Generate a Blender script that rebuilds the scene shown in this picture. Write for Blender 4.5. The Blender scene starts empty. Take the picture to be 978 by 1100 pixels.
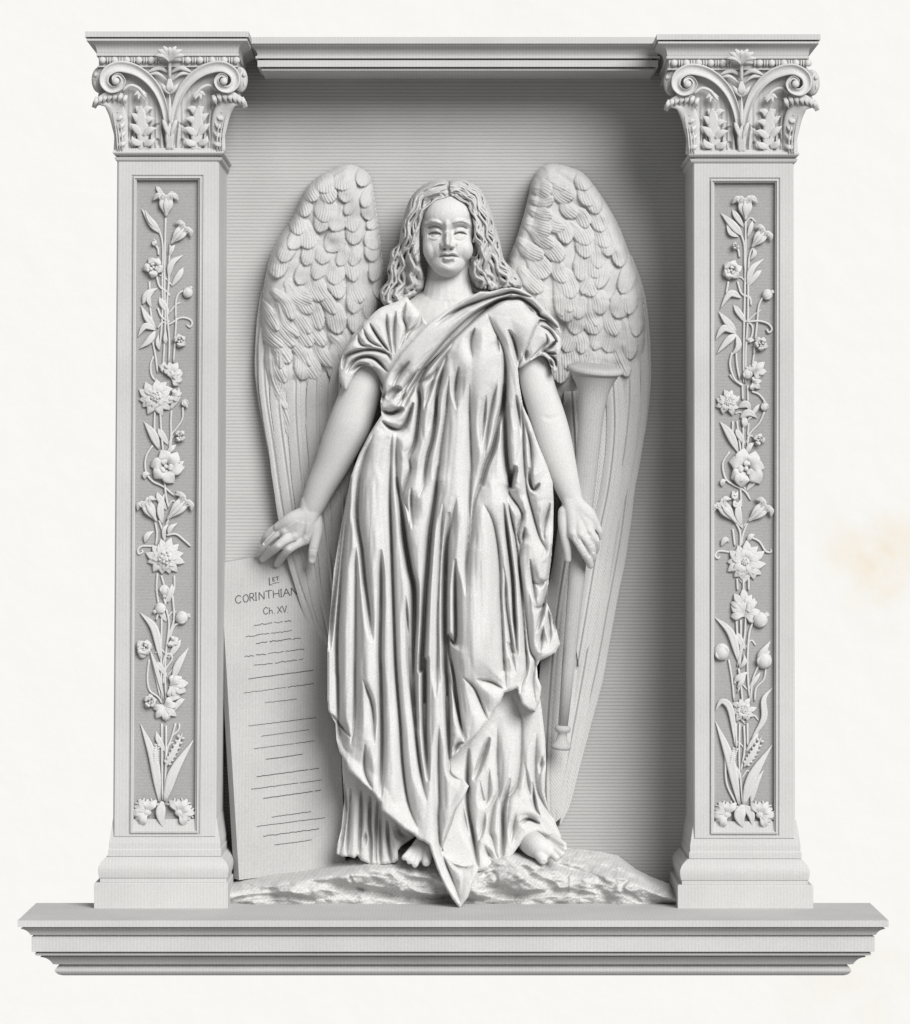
import bpy, math, random
import numpy as np
random.seed(7); rng = np.random.RandomState(11)
# ---- units: 1 unit of relief = 2.5 mm; depth d grows towards the viewer, wall plane d = 0
L = 4000.0; S = 0.0025; CX, CY = 489.0, 550.0
C = bpy.context.scene.collection

def P(x, y, d):
    x, y, d = np.broadcast_arrays(np.asarray(x, float), np.asarray(y, float), np.asarray(d, float))
    f = (L-d)/L
    return np.stack([(x-CX)*f*S, -d*S*np.ones_like(f), (CY-y)*f*S], -1)

# ------------------------------------------------------------------ materials
def mat(name, col, rough=.85, hatch=0.12, hscale=1.0, grain=.06, lines=0.0, ang=0.0, hdist=.0004, blot=.05):
    m = bpy.data.materials.new(name); m.use_nodes = True
    nt = m.node_tree; N = nt.nodes; K = nt.links
    b = N['Principled BSDF']; b.inputs['Roughness'].default_value = rough
    b.inputs['Specular IOR Level'].default_value = .05
    tc = N.new('ShaderNodeTexCoord')
    n1 = N.new('ShaderNodeTexNoise'); n1.inputs['Scale'].default_value = 260; n1.inputs['Detail'].default_value = 2
    n2 = N.new('ShaderNodeTexNoise'); n2.inputs['Scale'].default_value = 5; n2.inputs['Detail'].default_value = 4
    K.new(tc.outputs['Object'], n1.inputs['Vector']); K.new(tc.outputs['Object'], n2.inputs['Vector'])
    def mp(src, a, bb, c, d):
        r = N.new('ShaderNodeMapRange'); r.inputs[1].default_value = a; r.inputs[2].default_value = bb
        r.inputs[3].default_value = c; r.inputs[4].default_value = d; K.new(src, r.inputs[0]); return r.outputs[0]
    def mul(a, c):
        x = N.new('ShaderNodeMath'); x.operation = 'MULTIPLY'; K.new(a, x.inputs[0])
        if isinstance(c, float): x.inputs[1].default_value = c
        else: K.new(c, x.inputs[1])
        return x.outputs[0]
    f = mul(mp(n1.outputs[0], .3, .7, 1-grain, 1+grain), mp(n2.outputs[0], .3, .7, 1-blot, 1+blot))
    mpg = N.new('ShaderNodeMapping'); mpg.inputs['Rotation'].default_value = (0, ang, 0)
    K.new(tc.outputs['Object'], mpg.inputs['Vector'])
    w = N.new('ShaderNodeTexWave'); w.wave_type = 'BANDS'; w.bands_direction = 'Z'
    w.inputs['Scale'].default_value = 36*hscale; w.inputs['Distortion'].default_value = .6 if lines else 1.6
    w.inputs['Detail'].default_value = 1; w.inputs['Detail Scale'].default_value = 3
    K.new(mpg.outputs[0], w.inputs['Vector'])
    if lines: f = mul(f, mp(w.outputs[1], 0.15, .6, 1-lines, 1+lines*.15))
    cc = N.new('ShaderNodeVectorMath'); cc.operation = 'SCALE'; cc.inputs[0].default_value = col
    K.new(f, cc.inputs['Scale']); K.new(cc.outputs[0], b.inputs['Base Color'])
    if hatch:
        add = N.new('ShaderNodeMath'); add.operation = 'ADD'; K.new(w.outputs[1], add.inputs[0]); K.new(n1.outputs[0], add.inputs[1])
        bm = N.new('ShaderNodeBump'); bm.inputs['Strength'].default_value = hatch; bm.inputs['Distance'].default_value = hdist
        K.new(add.outputs[0], bm.inputs['Height']); K.new(bm.outputs[0], b.inputs['Normal'])
    return m
WARM = (1.0, .992, .978)
def g(v): return tuple(v*c for c in WARM)
M = {
 'marble': mat('marble', g(.55), hatch=.45, hscale=1.0, ang=.6, grain=.10),
 'skin': mat('marble_skin', g(.54), hatch=.22, hscale=1.1, ang=-.5, grain=.07),
 'hair': mat('marble_hair', g(.47), hatch=.2, grain=.10),
 'wing': mat('marble_wing', g(.48), hatch=.2, hscale=1.1, ang=-.9, grain=.08),
 'stone': mat('stone', g(.49), hatch=.15, hscale=1.0, ang=1.5708, grain=.05, lines=.05),
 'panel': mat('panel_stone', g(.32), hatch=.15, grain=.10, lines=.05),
 'flora': mat('flora_stone', g(.53), hatch=.1, grain=.08),
 'niche': mat('niche_stone', g(.43), hatch=.2, hscale=.9, grain=.04, lines=.20),
 'tablet': mat('tablet_stone', g(.43), hatch=.15, ang=1.5708, grain=.08, lines=.05),
 'rock': mat('rock_stone', g(.52), hatch=.4, hscale=1.0, ang=.8, grain=.18, lines=.06),
 'trumpet': mat('trumpet_stone', g(.41), hatch=.2, hscale=1.2, ang=1.5, grain=.10, lines=.06),
 'ink': mat('lettering', g(.11), hatch=0, grain=.25),
}
# ------------------------------------------------------------------ objects
def link(o, parent=None):
    C.objects.link(o)
    if parent is not None: o.parent = parent
    return o
def tag(o, label=None, cat=None, group=None, kind=None):
    if label: o['label'] = label
    if cat: o['category'] = cat
    if group: o['group'] = group
    if kind: o['kind'] = kind
    return o
def empty(name, x, y, d):
    o = bpy.data.objects.new(name, None); o.empty_display_size = .05
    C.objects.link(o); o.location = [float(v) for v in P(x, y, d)]; return o
def meshobj(name, V, F, m, parent=None, smooth=True):
    V = np.asarray(V, float)
    if parent is not None: V = V - np.array(parent_world(parent))
    me = bpy.data.meshes.new(name)
    if isinstance(F, np.ndarray) and F.ndim == 2:
        n, k = F.shape
        me.vertices.add(len(V)); me.vertices.foreach_set('co', V.ravel())
        me.loops.add(n*k); me.loops.foreach_set('vertex_index', F.ravel().astype(np.int32))
        me.polygons.add(n); me.polygons.foreach_set('loop_start', np.arange(0, n*k, k, dtype=np.int32))
        me.update(calc_edges=True)
    else:
        me.from_pydata([tuple(v) for v in V], [], [tuple(int(i) for i in f) for f in F]); me.update()
    me.validate()
    if smooth: me.polygons.foreach_set('use_smooth', [True]*len(me.polygons))
    me.materials.append(M[m])
    return link(bpy.data.objects.new(name, me), parent)
def parent_world(p):
    v = [0, 0, 0]
    while p is not None:
        for i in range(3): v[i] += p.location[i]
        p = p.parent
    return v
class MB:
    def __init__(s): s.V = []; s.F = []
    def add(s, V, F):
        o = len(s.V); s.V += [tuple(v) for v in V]; s.F += [tuple(i+o for i in f) for f in F]
    def build(s, name, m, parent=None, smooth=True): return meshobj(name, s.V, s.F, m, parent, smooth)

# ------------------------------------------------------------------ curves
def T(ox, oy, s, pts): return [(ox+p[0]/s, oy+p[1]/s)+tuple(p[2:]) for p in pts]
def catmull(pts, n=4):
    p = np.array(pts, float)
    if len(p) < 3:
        t = np.linspace(0, 1, 5)[:, None]; return p[0]*(1-t)+p[-1]*t
    q = np.vstack([2*p[0]-p[1], p, 2*p[-1]-p[-2]]); out = []
    for i in range(1, len(q)-2):
        for k in range(n):
            t = k/n
            out.append(.5*((2*q[i])+(-q[i-1]+q[i+1])*t+(2*q[i-1]-5*q[i]+4*q[i+1]-q[i+2])*t*t+(-q[i-1]+3*q[i]-3*q[i+1]+q[i+2])*t**3))
    out.append(q[-2]); return np.array(out)
def closed(pts, n=3):
    p = np.array(pts, float); m = len(p); out = []
    for i in range(m):
        a, b, c, d = p[i-1], p[i], p[(i+1) % m], p[(i+2) % m]
        for k in range(n):
            t = k/n
            out.append(.5*(2*b+(-a+c)*t+(2*a-5*b+4*c-d)*t*t+(-a+3*b-3*c+d)*t**3))
    return np.array(out)
# ------------------------------------------------------------------ relief fields
def blur(A, r):
    r = float(r)
    if r <= 0: return A
    k = int(math.ceil(r*2.5)); x = np.arange(-k, k+1); w = np.exp(-x*x/(2*r*r)); w /= w.sum()
    B = np.pad(A, k, mode='edge'); B = sum(w[i]*B[i:i+A.shape[0], :] for i in range(2*k+1))
    return sum(w[i]*B[:, i:i+A.shape[1]] for i in range(2*k+1))
class Field:
    def __init__(s, x0, y0, x1, y1, res=1.0, h=0.0):
        s.x0, s.y0, s.res = x0, y0, res
        s.nx = int((x1-x0)/res)+1; s.ny = int((y1-y0)/res)+1
        s.X, s.Y = np.meshgrid(x0+np.arange(s.nx)*res, y0+np.arange(s.ny)*res)
        s.H = np.full((s.ny, s.nx), float(h))
    def win(s, x0, y0, x1, y1):
        i0 = max(0, int((x0-s.x0)/s.res)); i1 = min(s.nx, int((x1-s.x0)/s.res)+2)
        j0 = max(0, int((y0-s.y0)/s.res)); j1 = min(s.ny, int((y1-s.y0)/s.res)+2)
        return (slice(j0, max(j0, j1)), slice(i0, max(i0, i1)))
    def near(s, path, R):
        """distance, signed side and curve parameter of the nearest point of a path, within R"""
        q = np.asarray(path, float)[:, :2]
        D = np.full(s.H.shape, 1e3); U = np.zeros(s.H.shape); Tt = np.zeros(s.H.shape)
        seg = np.hypot(*(q[1:]-q[:-1]).T); cum = np.r_[0, np.cumsum(seg)]; tot = max(cum[-1], 1e-6)
        for i in range(len(q)-1):
            a, b = q[i], q[i+1]
            w = s.win(min(a[0], b[0])-R, min(a[1], b[1])-R, max(a[0], b[0])+R, max(a[1], b[1])+R)
            X = s.X[w]; Y = s.Y[w]
            if X.size == 0: continue
            v = b-a; l2 = max(v@v, 1e-9)
            t = np.clip(((X-a[0])*v[0]+(Y-a[1])*v[1])/l2, 0, 1)
            dx = X-a[0]-t*v[0]; dy = Y-a[1]-t*v[1]; d = np.hypot(dx, dy)
            m = d < D[w]
            D[w] = np.where(m, d, D[w]); U[w] = np.where(m, np.sign(v[0]*dy-v[1]*dx)*d, U[w])
            Tt[w] = np.where(m, (cum[i]+t*seg[i])/tot, Tt[w])
        return D, U, Tt
    def mind(s, lines, R=45, endpen=11.0):
        D = np.full(s.H.shape, float(R))
        for ln in lines:
            q = catmull([p[:2] for p in ln], 3); sg = np.r_[0, np.cumsum(np.hypot(*(q[1:]-q[:-1]).T))]; tot = sg[-1]; k_ = min(.5*tot, 34)
            for i_, (a, b) in enumerate(zip(q[:-1], q[1:])):
                w = s.win(min(a[0], b[0])-R, min(a[1], b[1])-R, max(a[0], b[0])+R, max(a[1], b[1])+R)
                X = s.X[w]; Y = s.Y[w]
                if X.size == 0: continue
                v = b-a; l2 = max(v@v, 1e-9)
                t = np.clip(((X-a[0])*v[0]+(Y-a[1])*v[1])/l2, 0, 1)
                s_ = sg[i_]+t*(sg[i_+1]-sg[i_]); en = np.clip(1-np.minimum(s_, tot-s_)/k_, 0, 1)
                D[w] = np.minimum(D[w], np.hypot(X-a[0]-t*v[0], Y-a[1]-t*v[1])+endpen*en*en)
        return D
    def stroke(s, pts, w, h, kind='r', mode='add', taper=(1, 1), lean=0):
        """a raised (h>0) or cut (h<0) line; tapers at its ends"""
        q = catmull([p[:2] for p in pts], 4); D, U, t = s.near(q, w*1.3)
        e = np.ones_like(t)
        if taper[0]: e = e*np.clip(t/.22, 0, 1)**.6
        if taper[1]: e = e*np.clip((1-t)/.22, 0, 1)**.6
        ww = w*(.45+.55*e)
        u = np.clip(D/ww, 0, 1)
        if kind == 'r': p = (1-u*u)**1.5
        elif kind == 'v': p = (1-u)**1.2
        elif kind == 'o': p = np.sqrt(np.clip(1-u*u, 0, 1))
        elif kind == 's':           # a lip: drops sharply on one side
            us = U/ww*(1 if lean >= 0 else -1)
            p = np.where(us > 0, np.clip(1-us, 0, 1)**1.5, np.clip(1+us*5, 0, 1)); p = np.where(D < ww, p, 0)
        v = h*e*p
        if mode == 'add': s.H += v
        else: s.H = np.maximum(s.H, np.where(D < ww, mode+v, -1e3))
    def bump(s, x, y, rx, ry, h, p=1.0):
        e = ((s.X-x)/rx)**2+((s.Y-y)/ry)**2; s.H += h*np.exp(-e**p)
    def sample(s, x, y):
        fx = np.clip((x-s.x0)/s.res, 0, s.nx-1.001); fy = np.clip((y-s.y0)/s.res, 0, s.ny-1.001)
        i = fx.astype(int); j = fy.astype(int); a = fx-i; b = fy-j; H = s.H
        return (H[j, i]*(1-a)+H[j, i+1]*a)*(1-b)+(H[j+1, i]*(1-a)+H[j+1, i+1]*a)*b
    def inside(s, poly):
        ins = np.zeros(s.H.shape, bool); q = np.asarray(poly)
        for a, b in zip(q, np.roll(q, -1, 0)):
            if a[1] == b[1]: continue
            c = ((a[1] > s.Y) != (b[1] > s.Y)) & (s.X < (b[0]-a[0])*(s.Y-a[1])/(b[1]-a[1])+a[0]); ins ^= c
        return ins
    def edge(s, poly, R=30):
        return s.mind([np.vstack([poly, poly[:1]])], R) if len(poly) < 3 else s._edge(poly, R)
    def _edge(s, poly, R):
        D = np.full(s.H.shape, float(R)); q = np.asarray(poly)
        for a, b in zip(q, np.roll(q, -1, 0)):
            w = s.win(min(a[0], b[0])-R, min(a[1], b[1])-R, max(a[0], b[0])+R, max(a[1], b[1])+R)
            X = s.X[w]; Y = s.Y[w]
            if X.size == 0: continue
            v = b-a; l2 = max(v@v, 1e-9)
            t = np.clip(((X-a[0])*v[0]+(Y-a[1])*v[1])/l2, 0, 1)
            D[w] = np.minimum(D[w], np.hypot(X-a[0]-t*v[0], Y-a[1]-t*v[1]))
        return D
    def mesh(s, name, poly, back, m, parent=None, holes=()):
        ins = s.inside(poly); rings = [poly]
        for h in holes: ins &= ~s.inside(h); rings.append(h)
        cell = ins[:-1, :-1] | ins[1:, :-1] | ins[:-1, 1:] | ins[1:, 1:]
        J, I = np.nonzero(cell)
        vid = lambda j, i: j*s.nx+i
        F = np.stack([vid(J, I), vid(J+1, I), vid(J+1, I+1), vid(J, I+1)], 1)
        used = np.unique(F); X = s.X.ravel().copy(); Y = s.Y.ravel().copy()
        out = used[~ins.ravel()[used]]
        if len(out):
            best = np.full(len(out), 1e9); bx = X[out].copy(); by = Y[out].copy(); x = X[out]; y = Y[out]
            for q in rings:
                q = np.asarray(q)
                for a, b in zip(q, np.roll(q, -1, 0)):
                    v = b-a; l2 = max(v@v, 1e-9); t = np.clip(((x-a[0])*v[0]+(y-a[1])*v[1])/l2, 0, 1)
                    px = a[0]+t*v[0]; py = a[1]+t*v[1]; d = np.hypot(x-px, y-py); k = d < best
                    best[k] = d[k]; bx[k] = px[k]; by[k] = py[k]
            X[out] = bx; Y[out] = by
        re = np.full(s.nx*s.ny, -1); re[used] = np.arange(len(used)); F = re[F]
        x = X[used]; y = Y[used]; d = s.sample(x, y); V = P(x, y, d)
        # boundary -> skirt
        E = np.concatenate([F[:, [0, 1]], F[:, [1, 2]], F[:, [2, 3]], F[:, [3, 0]]])
        key = np.sort(E, 1); kk = key[:, 0]*(len(used)+1)+key[:, 1]
        u, idx, cnt = np.unique(kk, return_index=True, return_counts=True); B = E[idx[cnt == 1]]
        bv = np.unique(B); mp = np.full(len(used), -1); mp[bv] = np.arange(len(bv)); n = len(used)
        bk = np.minimum(np.full(len(bv), float(back)), d[bv]-1)
        V = np.vstack([V, V[bv], P(x[bv], y[bv], bk)])
        F2 = np.stack([B[:, 1], B[:, 0], B[:, 0], B[:, 1]], 1)
        F2 = np.stack([n+mp[B[:, 1]], n+mp[B[:, 0]], n+len(bv)+mp[B[:, 0]], n+len(bv)+mp[B[:, 1]]], 1)
        return meshobj(name, V, np.vstack([F, F2]), m, parent)
def fbm(X, Y, sc, seed=0, oct=4):
    r = np.random.RandomState(seed); Z = np.zeros_like(X); a = 1.0
    for o in range(oct):
        gx = r.rand(64, 64); fx = (X/sc) % 63; fy = (Y/sc) % 63; i = fx.astype(int); j = fy.astype(int)
        u = fx-i; v = fy-j; u = u*u*(3-2*u); v = v*v*(3-2*v)
        Z += a*((gx[j, i]*(1-u)+gx[j, (i+1) % 64]*u)*(1-v)+(gx[(j+1) % 64, i]*(1-u)+gx[(j+1) % 64, (i+1) % 64]*u)*v-.5)
        a *= .5; sc /= 2.03
    return Z
def chain(lines):
    ls = [[tuple(p[:2]) for p in l] for l in lines]; go = True
    while go:
        go = False
        for i in range(len(ls)):
            a = ls[i]; e = a[-1]; best = None
            for j in range(len(ls)):
                if j == i: continue
                b = ls[j]; s_ = b[0]
                if abs(s_[0]-e[0]) < 8 and -26 < s_[1]-e[1] < 20 and b[-1][1] > e[1]+12:
                    bb = [p for p in b if p[1] > e[1]+5]
                    if not bb: continue
                    d1 = np.array(e)-np.array(a[-2]); d2 = np.array(bb[0])-np.array(e)
                    if d1@d2 < .7*np.hypot(*d1)*np.hypot(*d2): continue
                    sc_ = abs(s_[0]-e[0])+.3*abs(s_[1]-e[1])
                    if best is None or sc_ < best[0]: best = (sc_, j, bb)
            if best:
                n_ = a+best[2]; ls = [l for k, l in enumerate(ls) if k not in (i, best[1])]+[n_]; go = True; break
    return ls
def folds(F, R_, V_, k=.75, cap=15, p=.8, sm=.8, deep=(), cut=(2.4, 7.5)):
    dr = F.mind(chain(R_)); dv = F.mind(chain(V_)); w = dv+dr; u = dv/np.maximum(w, 1e-3)
    wc = cap*np.tanh(w/cap)
    h = k*wc*(np.sin(u*np.pi/2)**p)
    F.H += blur(h, sm/F.res)
    for ln in chain(V_): F.stroke(ln, cut[0], -cut[1], 'v')
    for ln, ww, hh in deep: F.stroke(ln, ww*1.1, -hh*1.9, 'r')

# ------------------------------------------------------------------ solid helpers
def ringrect(mb, levels):
    """levels: list of (4 corners px [(x,y)..TL,TR,BR,BL], d); joins consecutive ones"""
    V = []; F = []
    for c, d in levels: V += [tuple(v) for v in P([p[0] for p in c], [p[1] for p in c], d)]
    for i in range(len(levels)-1):
        a = 4*i; b = a+4
        for k in range(4): F.append((a+k, b+k, b+(k+1) % 4, a+(k+1) % 4))
    mb.add(V, F)
def molding(mb, xl, xr, prof, df, db, capt=True, capb=True):
    """profile [(outward offset, y)] swept round the left, front and right sides"""
    f = (L-df)/L; X0 = (xl-CX)*f; X1 = (xr-CX)*f; V = []; F = []
    for o, y in prof:
        z = (CY-y)*(L-df-o)/L
        for x, d in ((X0-o, db), (X0-o, df+o), (X1+o, df+o), (X1+o, db)): V.append((x*S, -d*S, z*S))
    n = len(prof)
    for i in range(n-1):
        a = 4*i; b = a+4
        for k in range(3): F.append((a+k, b+k, b+k+1, a+k+1))
        F.append((a+3, b+3, b, a))
    if capt: F.append((0, 1, 2, 3))
    if capb: F.append((4*n-1, 4*n-2, 4*n-3, 4*n-4))
    mb.add(V, F)
def arc(o0, y0, o1, y1, bulge, n=6):
    """profile points of a bowed moulding from (o0,y0) to (o1,y1)"""
    r = []
    for i in range(n+1):
        t = i/n; nx, ny = (y1-y0), -(o1-o0); l = math.hypot(nx, ny) or 1
        b = bulge*math.sin(math.pi*t); r.append((o0+(o1-o0)*t+nx/l*b, y0+(y1-y0)*t+ny/l*b))
    return r
def blade(mb, pts, w, h, d0, arch=0.0, groove=.35, n=5, m=12, tip=(0.15, 0.05), wpow=.7, side=0.0, round_=False):
    """leaf, petal or stem: a path with a flattened, ribbed section"""
    pts = [tuple(p[:2])+((p[2] if len(p) > 2 else 0.0),) for p in pts]
    q = catmull(pts, n) if len(pts) > 2 else np.array([np.array(pts[0])*(1-t)+np.array(pts[1])*t for t in np.linspace(0, 1, 2*n)])
    tg = np.gradient(q[:, :2], axis=0); tg /= np.maximum(np.hypot(*tg.T)[:, None], 1e-6); nn = np.stack([-tg[:, 1], tg[:, 0]], 1)
    N = len(q); t = np.linspace(0, 1, N)
    if round_: ws = np.full(N, w)*np.interp(t, [0, .04, .9, 1], [tip[0], 1, 1, tip[1]])
    else:
        ws = w*np.maximum(np.sin(np.pi*np.clip(t, 0, 1)**wpow), 0); ws = np.maximum(ws, w*np.interp(t, [0, 1], tip))
    V = []; F = []
    a = np.arange(m)/m*2*np.pi
    for i in range(N):
        u = np.cos(a); v = np.sin(a)
        hh = h*(ws[i]/w)**.6
        z = np.where(v >= 0, v**.8 if False else np.abs(v)**.8*np.sign(v), v*.6)*hh
        z = z*(1-groove*np.exp(-(u/.28)**2)*(v > 0))
        z = z+side*u*hh
        X = q[i, 0]+nn[i, 0]*u*ws[i]; Y = q[i, 1]+nn[i, 1]*u*ws[i]
        V += [tuple(r) for r in P(X, Y, d0+q[i, 2]+arch*math.sin(math.pi*t[i])+z)]
    for i in range(N-1):
        for k in range(m):
            F.append((i*m+k, i*m+(k+1) % m, (i+1)*m+(k+1) % m, (i+1)*m+k))
    F.append(tuple(range(m))[::-1]); F.append(tuple(range((N-1)*m, N*m)))
    mb.add(V, F)
def ball(mb, x, y, d, rx, ry=None, rd=None, nu=14, nv=10, bumpy=0.0, ang=0.0):
    ry = rx if ry is None else ry; rd = rx if rd is None else rd
    V = []; F = []
    for j in range(nv+1):
        th = math.pi*j/nv
        for i in range(nu):
            ph = 2*math.pi*i/nu; k = 1+bumpy*math.sin(5*ph)*math.sin(6*th)
            ax = rx*math.sin(th)*math.cos(ph)*k; ay = ry*math.cos(th)*k; ad = rd*math.sin(th)*math.sin(ph)*k
            V.append(tuple(P(x+ax*math.cos(ang)-ay*math.sin(ang), y+ax*math.sin(ang)+ay*math.cos(ang), d+ad)))
    for j in range(nv):
        for i in range(nu): F.append((j*nu+i, (j+1)*nu+i, (j+1)*nu+(i+1) % nu, j*nu+(i+1) % nu))
    mb.add(V, F)
def tube3(mb, pts, n=5, m=20, flat=1.0):
    """round tapering limb through (x, y, d, r) with rounded ends"""
    q = catmull(pts, n) if len(pts) > 2 else np.array([np.array(pts[0], float)*(1-t)+np.array(pts[1], float)*t for t in np.linspace(0, 1, 8)])
    c = q[:, :3].copy(); r = q[:, 3]
    t0 = c[0]-c[1]; t0 /= np.linalg.norm(t0); t1 = c[-1]-c[-2]; t1 /= np.linalg.norm(t1)
    A = [c[0]+t0*r[0]*k for k in (.98, .85, .5)]; RA = [r[0]*k for k in (.2, .53, .87)]
    B = [c[-1]+t1*r[-1]*k for k in (.5, .85, .98)]; RB = [r[-1]*k for k in (.87, .53, .2)]
    c = np.vstack([A, c, B]); r = np.r_[RA, r, RB]; tg = np.gradient(c, axis=0); tg /= np.linalg.norm(tg, axis=1)[:, None]
    V = []; F = []
    for i in range(len(c)):
        t = tg[i]; a = np.cross(t, (0, 0, 1.0)); 
        if np.linalg.norm(a) < .1: a = np.cross(t, (1.0, 0, 0))
        a /= np.linalg.norm(a); b = np.cross(t, a)
        for k in range(m):
            th = 2*math.pi*k/m; p = c[i]+r[i]*(a*math.cos(th)+b*math.sin(th)*flat); V.append(tuple(P(*p)))
    N = len(c)
    for i in range(N-1):
        for k in range(m): F.append((i*m+k, i*m+(k+1) % m, (i+1)*m+(k+1) % m, (i+1)*m+k))
    F.append(tuple(range(m))[::-1]); F.append(tuple(range((N-1)*m, N*m)))
    mb.add(V, F)
WORLD = 0.34; SUN = 4.4; SANG = 34; SDIR = (.38, -.72, .46)
# ================================================================== SETTING AND FRAME
def backdrop():
    d = -16000.0; f = (L-d)/L; w = 1500*f*S; z = 1600*f*S; y = -d*S
    m = bpy.data.materials.new('paper'); m.use_nodes = True; nt = m.node_tree; N = nt.nodes; K = nt.links
    b = N['Principled BSDF']; b.inputs['Roughness'].default_value = .95; b.inputs['Specular IOR Level'].default_value = .05
    tc = N.new('ShaderNodeTexCoord')
    n = N.new('ShaderNodeTexNoise'); n.inputs['Scale'].default_value = .42*20/f; n.inputs['Detail'].default_value = 4
    K.new(tc.outputs['Object'], n.inputs['Vector'])
    # brown foxing stain on the right margin of the sheet
    st = N.new('ShaderNodeTexNoise'); st.inputs['Scale'].default_value = 6/f; st.inputs['Detail'].default_value = 5
    K.new(tc.outputs['Object'], st.inputs['Vector'])
    def spot(px, py, r):
        c = P(px, py, d); v = N.new('ShaderNodeVectorMath'); v.operation = 'DISTANCE'; K.new(tc.outputs['Object'], v.inputs[0]); v.inputs[1].default_value = (c[0], 0, c[2])
        a = N.new('ShaderNodeMapRange'); a.inputs[1].default_value = r*f*S; a.inputs[2].default_value = .15*r*f*S; a.inputs[3].default_value = 0; a.inputs[4].default_value = 1; K.new(v.outputs['Value'], a.inputs[0]); return a.outputs[0]
    acc = None
    for px, py, r, k in ((945, 600, 75, .95), (915, 565, 45, .6), (965, 640, 60, .95), (930, 1060, 130, .28), (560, 15, 70, .12)):
        s_ = spot(px, py, r); q = N.new('ShaderNodeMath'); q.operation = 'MULTIPLY'; q.inputs[1].default_value = k; K.new(s_, q.inputs[0])
        if acc is None: acc = q.outputs[0]
        else:
            mx = N.new('ShaderNodeMath'); mx.operation = 'MAXIMUM'; K.new(acc, mx.inputs[0]); K.new(q.outputs[0], mx.inputs[1]); acc = mx.outputs[0]
    sm = N.new('ShaderNodeMapRange'); sm.inputs[1].default_value = .38; sm.inputs[2].default_value = .62; K.new(st.outputs[0], sm.inputs[0])
    mu = N.new('ShaderNodeMath'); mu.operation = 'MULTIPLY'; K.new(acc, mu.inputs[0]); K.new(sm.outputs[0], mu.inputs[1])
    mix = N.new('ShaderNodeMix'); mix.data_type = 'RGBA'; K.new(mu.outputs[0], mix.inputs['Factor'])
    mix.inputs['A'].default_value = (.665, .662, .648, 1); mix.inputs['B'].default_value = (.64, .575, .48, 1)
    K.new(mix.outputs['Result'], b.inputs['Base Color'])
    bp = N.new('ShaderNodeBump'); bp.inputs['Strength'].default_value = .12; bp.inputs['Distance'].default_value = .02*f
    K.new(n.outputs[0], bp.inputs['Height']); K.new(bp.outputs[0], b.inputs['Normal']); M['paper'] = m
    o = meshobj('backdrop', [(-w, 0, -z), (w, 0, -z), (w, 0, z), (-w, 0, z)], [(0, 1, 2, 3)], 'paper', smooth=False)
    o.location = (0, y, 0); tag(o, kind='structure')
backdrop()

# niche wall
mb = MB()
def boxw(mb, xl, xr, yt, yb, df, db):
    molding(mb, xl, xr, [(0, yt), (0, yb)], df, db)
boxw(mb, 215, 762, 52, 975, -100, -125)
o = mb.build('niche_wall', 'niche', smooth=False)
tag(o, 'flat grey back wall of the niche ruled with fine horizontal lines', 'wall')

# stone ledge
mb = MB()
f = (L-172)/L
xl = CX-450/f; xr = CX+446/f
ya = 989.0
prof = [(0, ya), (0, 996), (-5, 996.2), (-5, 997.2)]+arc(-3, 998, -12, 1004.5, -1.5)+[(-16, 1004.8), (-16, 1005.8), (-13, 1006.6), (-13, 1022.5), (-19, 1022.8), (-19, 1023.8), (-16, 1024.5), (-17, 1026.6), (-23, 1026.8), (-23, 1027.8)]+arc(-21, 1028.2, -33, 1036, -2)+[(-40, 1036.4), (-40, 1038)]+arc(-38, 1038.5, -38, 1047, 3.5)+[(-42, 1048)]
molding(mb, xl, xr, prof, 172, 0)
ledge = mb.build('stone_ledge', 'stone', smooth=False)
tag(ledge, 'long pale moulded stone shelf under both pilasters and the angel', 'ledge')

# lintel between the capitals
mb = MB()
molding(mb, 262, 722, [(0, 39.5), (0, 46.5), (-2.5, 47), (-2.5, 48)]+arc(-3, 48.5, -14, 58, -2.5)+[(-14, 59.6), (-12, 60), (-12, 62.4), (-20, 62.6), (-20, 64.2), (-14, 64.5), (-14, 71.5), (-22, 71.8), (-22, 73.2), (-18, 73.6), (-18, 75.5)], 0, -125)
o = mb.build('lintel', 'stone', smooth=False)
tag(o, 'horizontal moulded stone lintel spanning the top of the niche', 'lintel')

# ------------------------------------------------------------------ flowers of the pilaster panels
DF = 31.0
def stem(pts, r=1.25, d=1.0, name='stem'):
    mb = MB(); blade(mb, [(x, y, 0) for x, y in pts], r, r*1.3, DF+d, groove=0, m=8, round_=True, tip=(.9, .6)); return (name, mb)
def leaf(pts, w, d=1.6, name='leaf', arch=2.0):
    mb = MB(); blade(mb, pts, w, 1.7, DF+d, arch=arch, groove=.75, m=14, tip=(.25, .04), wpow=.8); 
    return (name, mb)
def petals(mb, x, y, r, n, w, d, a0=0., rin=.15, arch=2.2, jit=.12, squash=1.0, lift=0, span=360.):
    for i in range(n):
        a = math.radians(a0+span*i/n)+random.uniform(-jit, jit); rr = r*random.uniform(.88, 1.08)
        ca, sa = math.cos(a), math.sin(a)*squash
        bx, by = -math.sin(a), math.cos(a); k = random.uniform(-.12, .12)*rr
        pts = [(x+ca*r*rin, y+sa*r*rin, 0), (x+ca*rr*.55+bx*k, y+sa*rr*.55+by*k, lift), (x+ca*rr, y+sa*rr, lift*.3)]
        blade(mb, pts, w, 1.7, DF+d, arch=arch, groove=.7, n=4, m=12, tip=(.35, .06), wpow=1.0)
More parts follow.
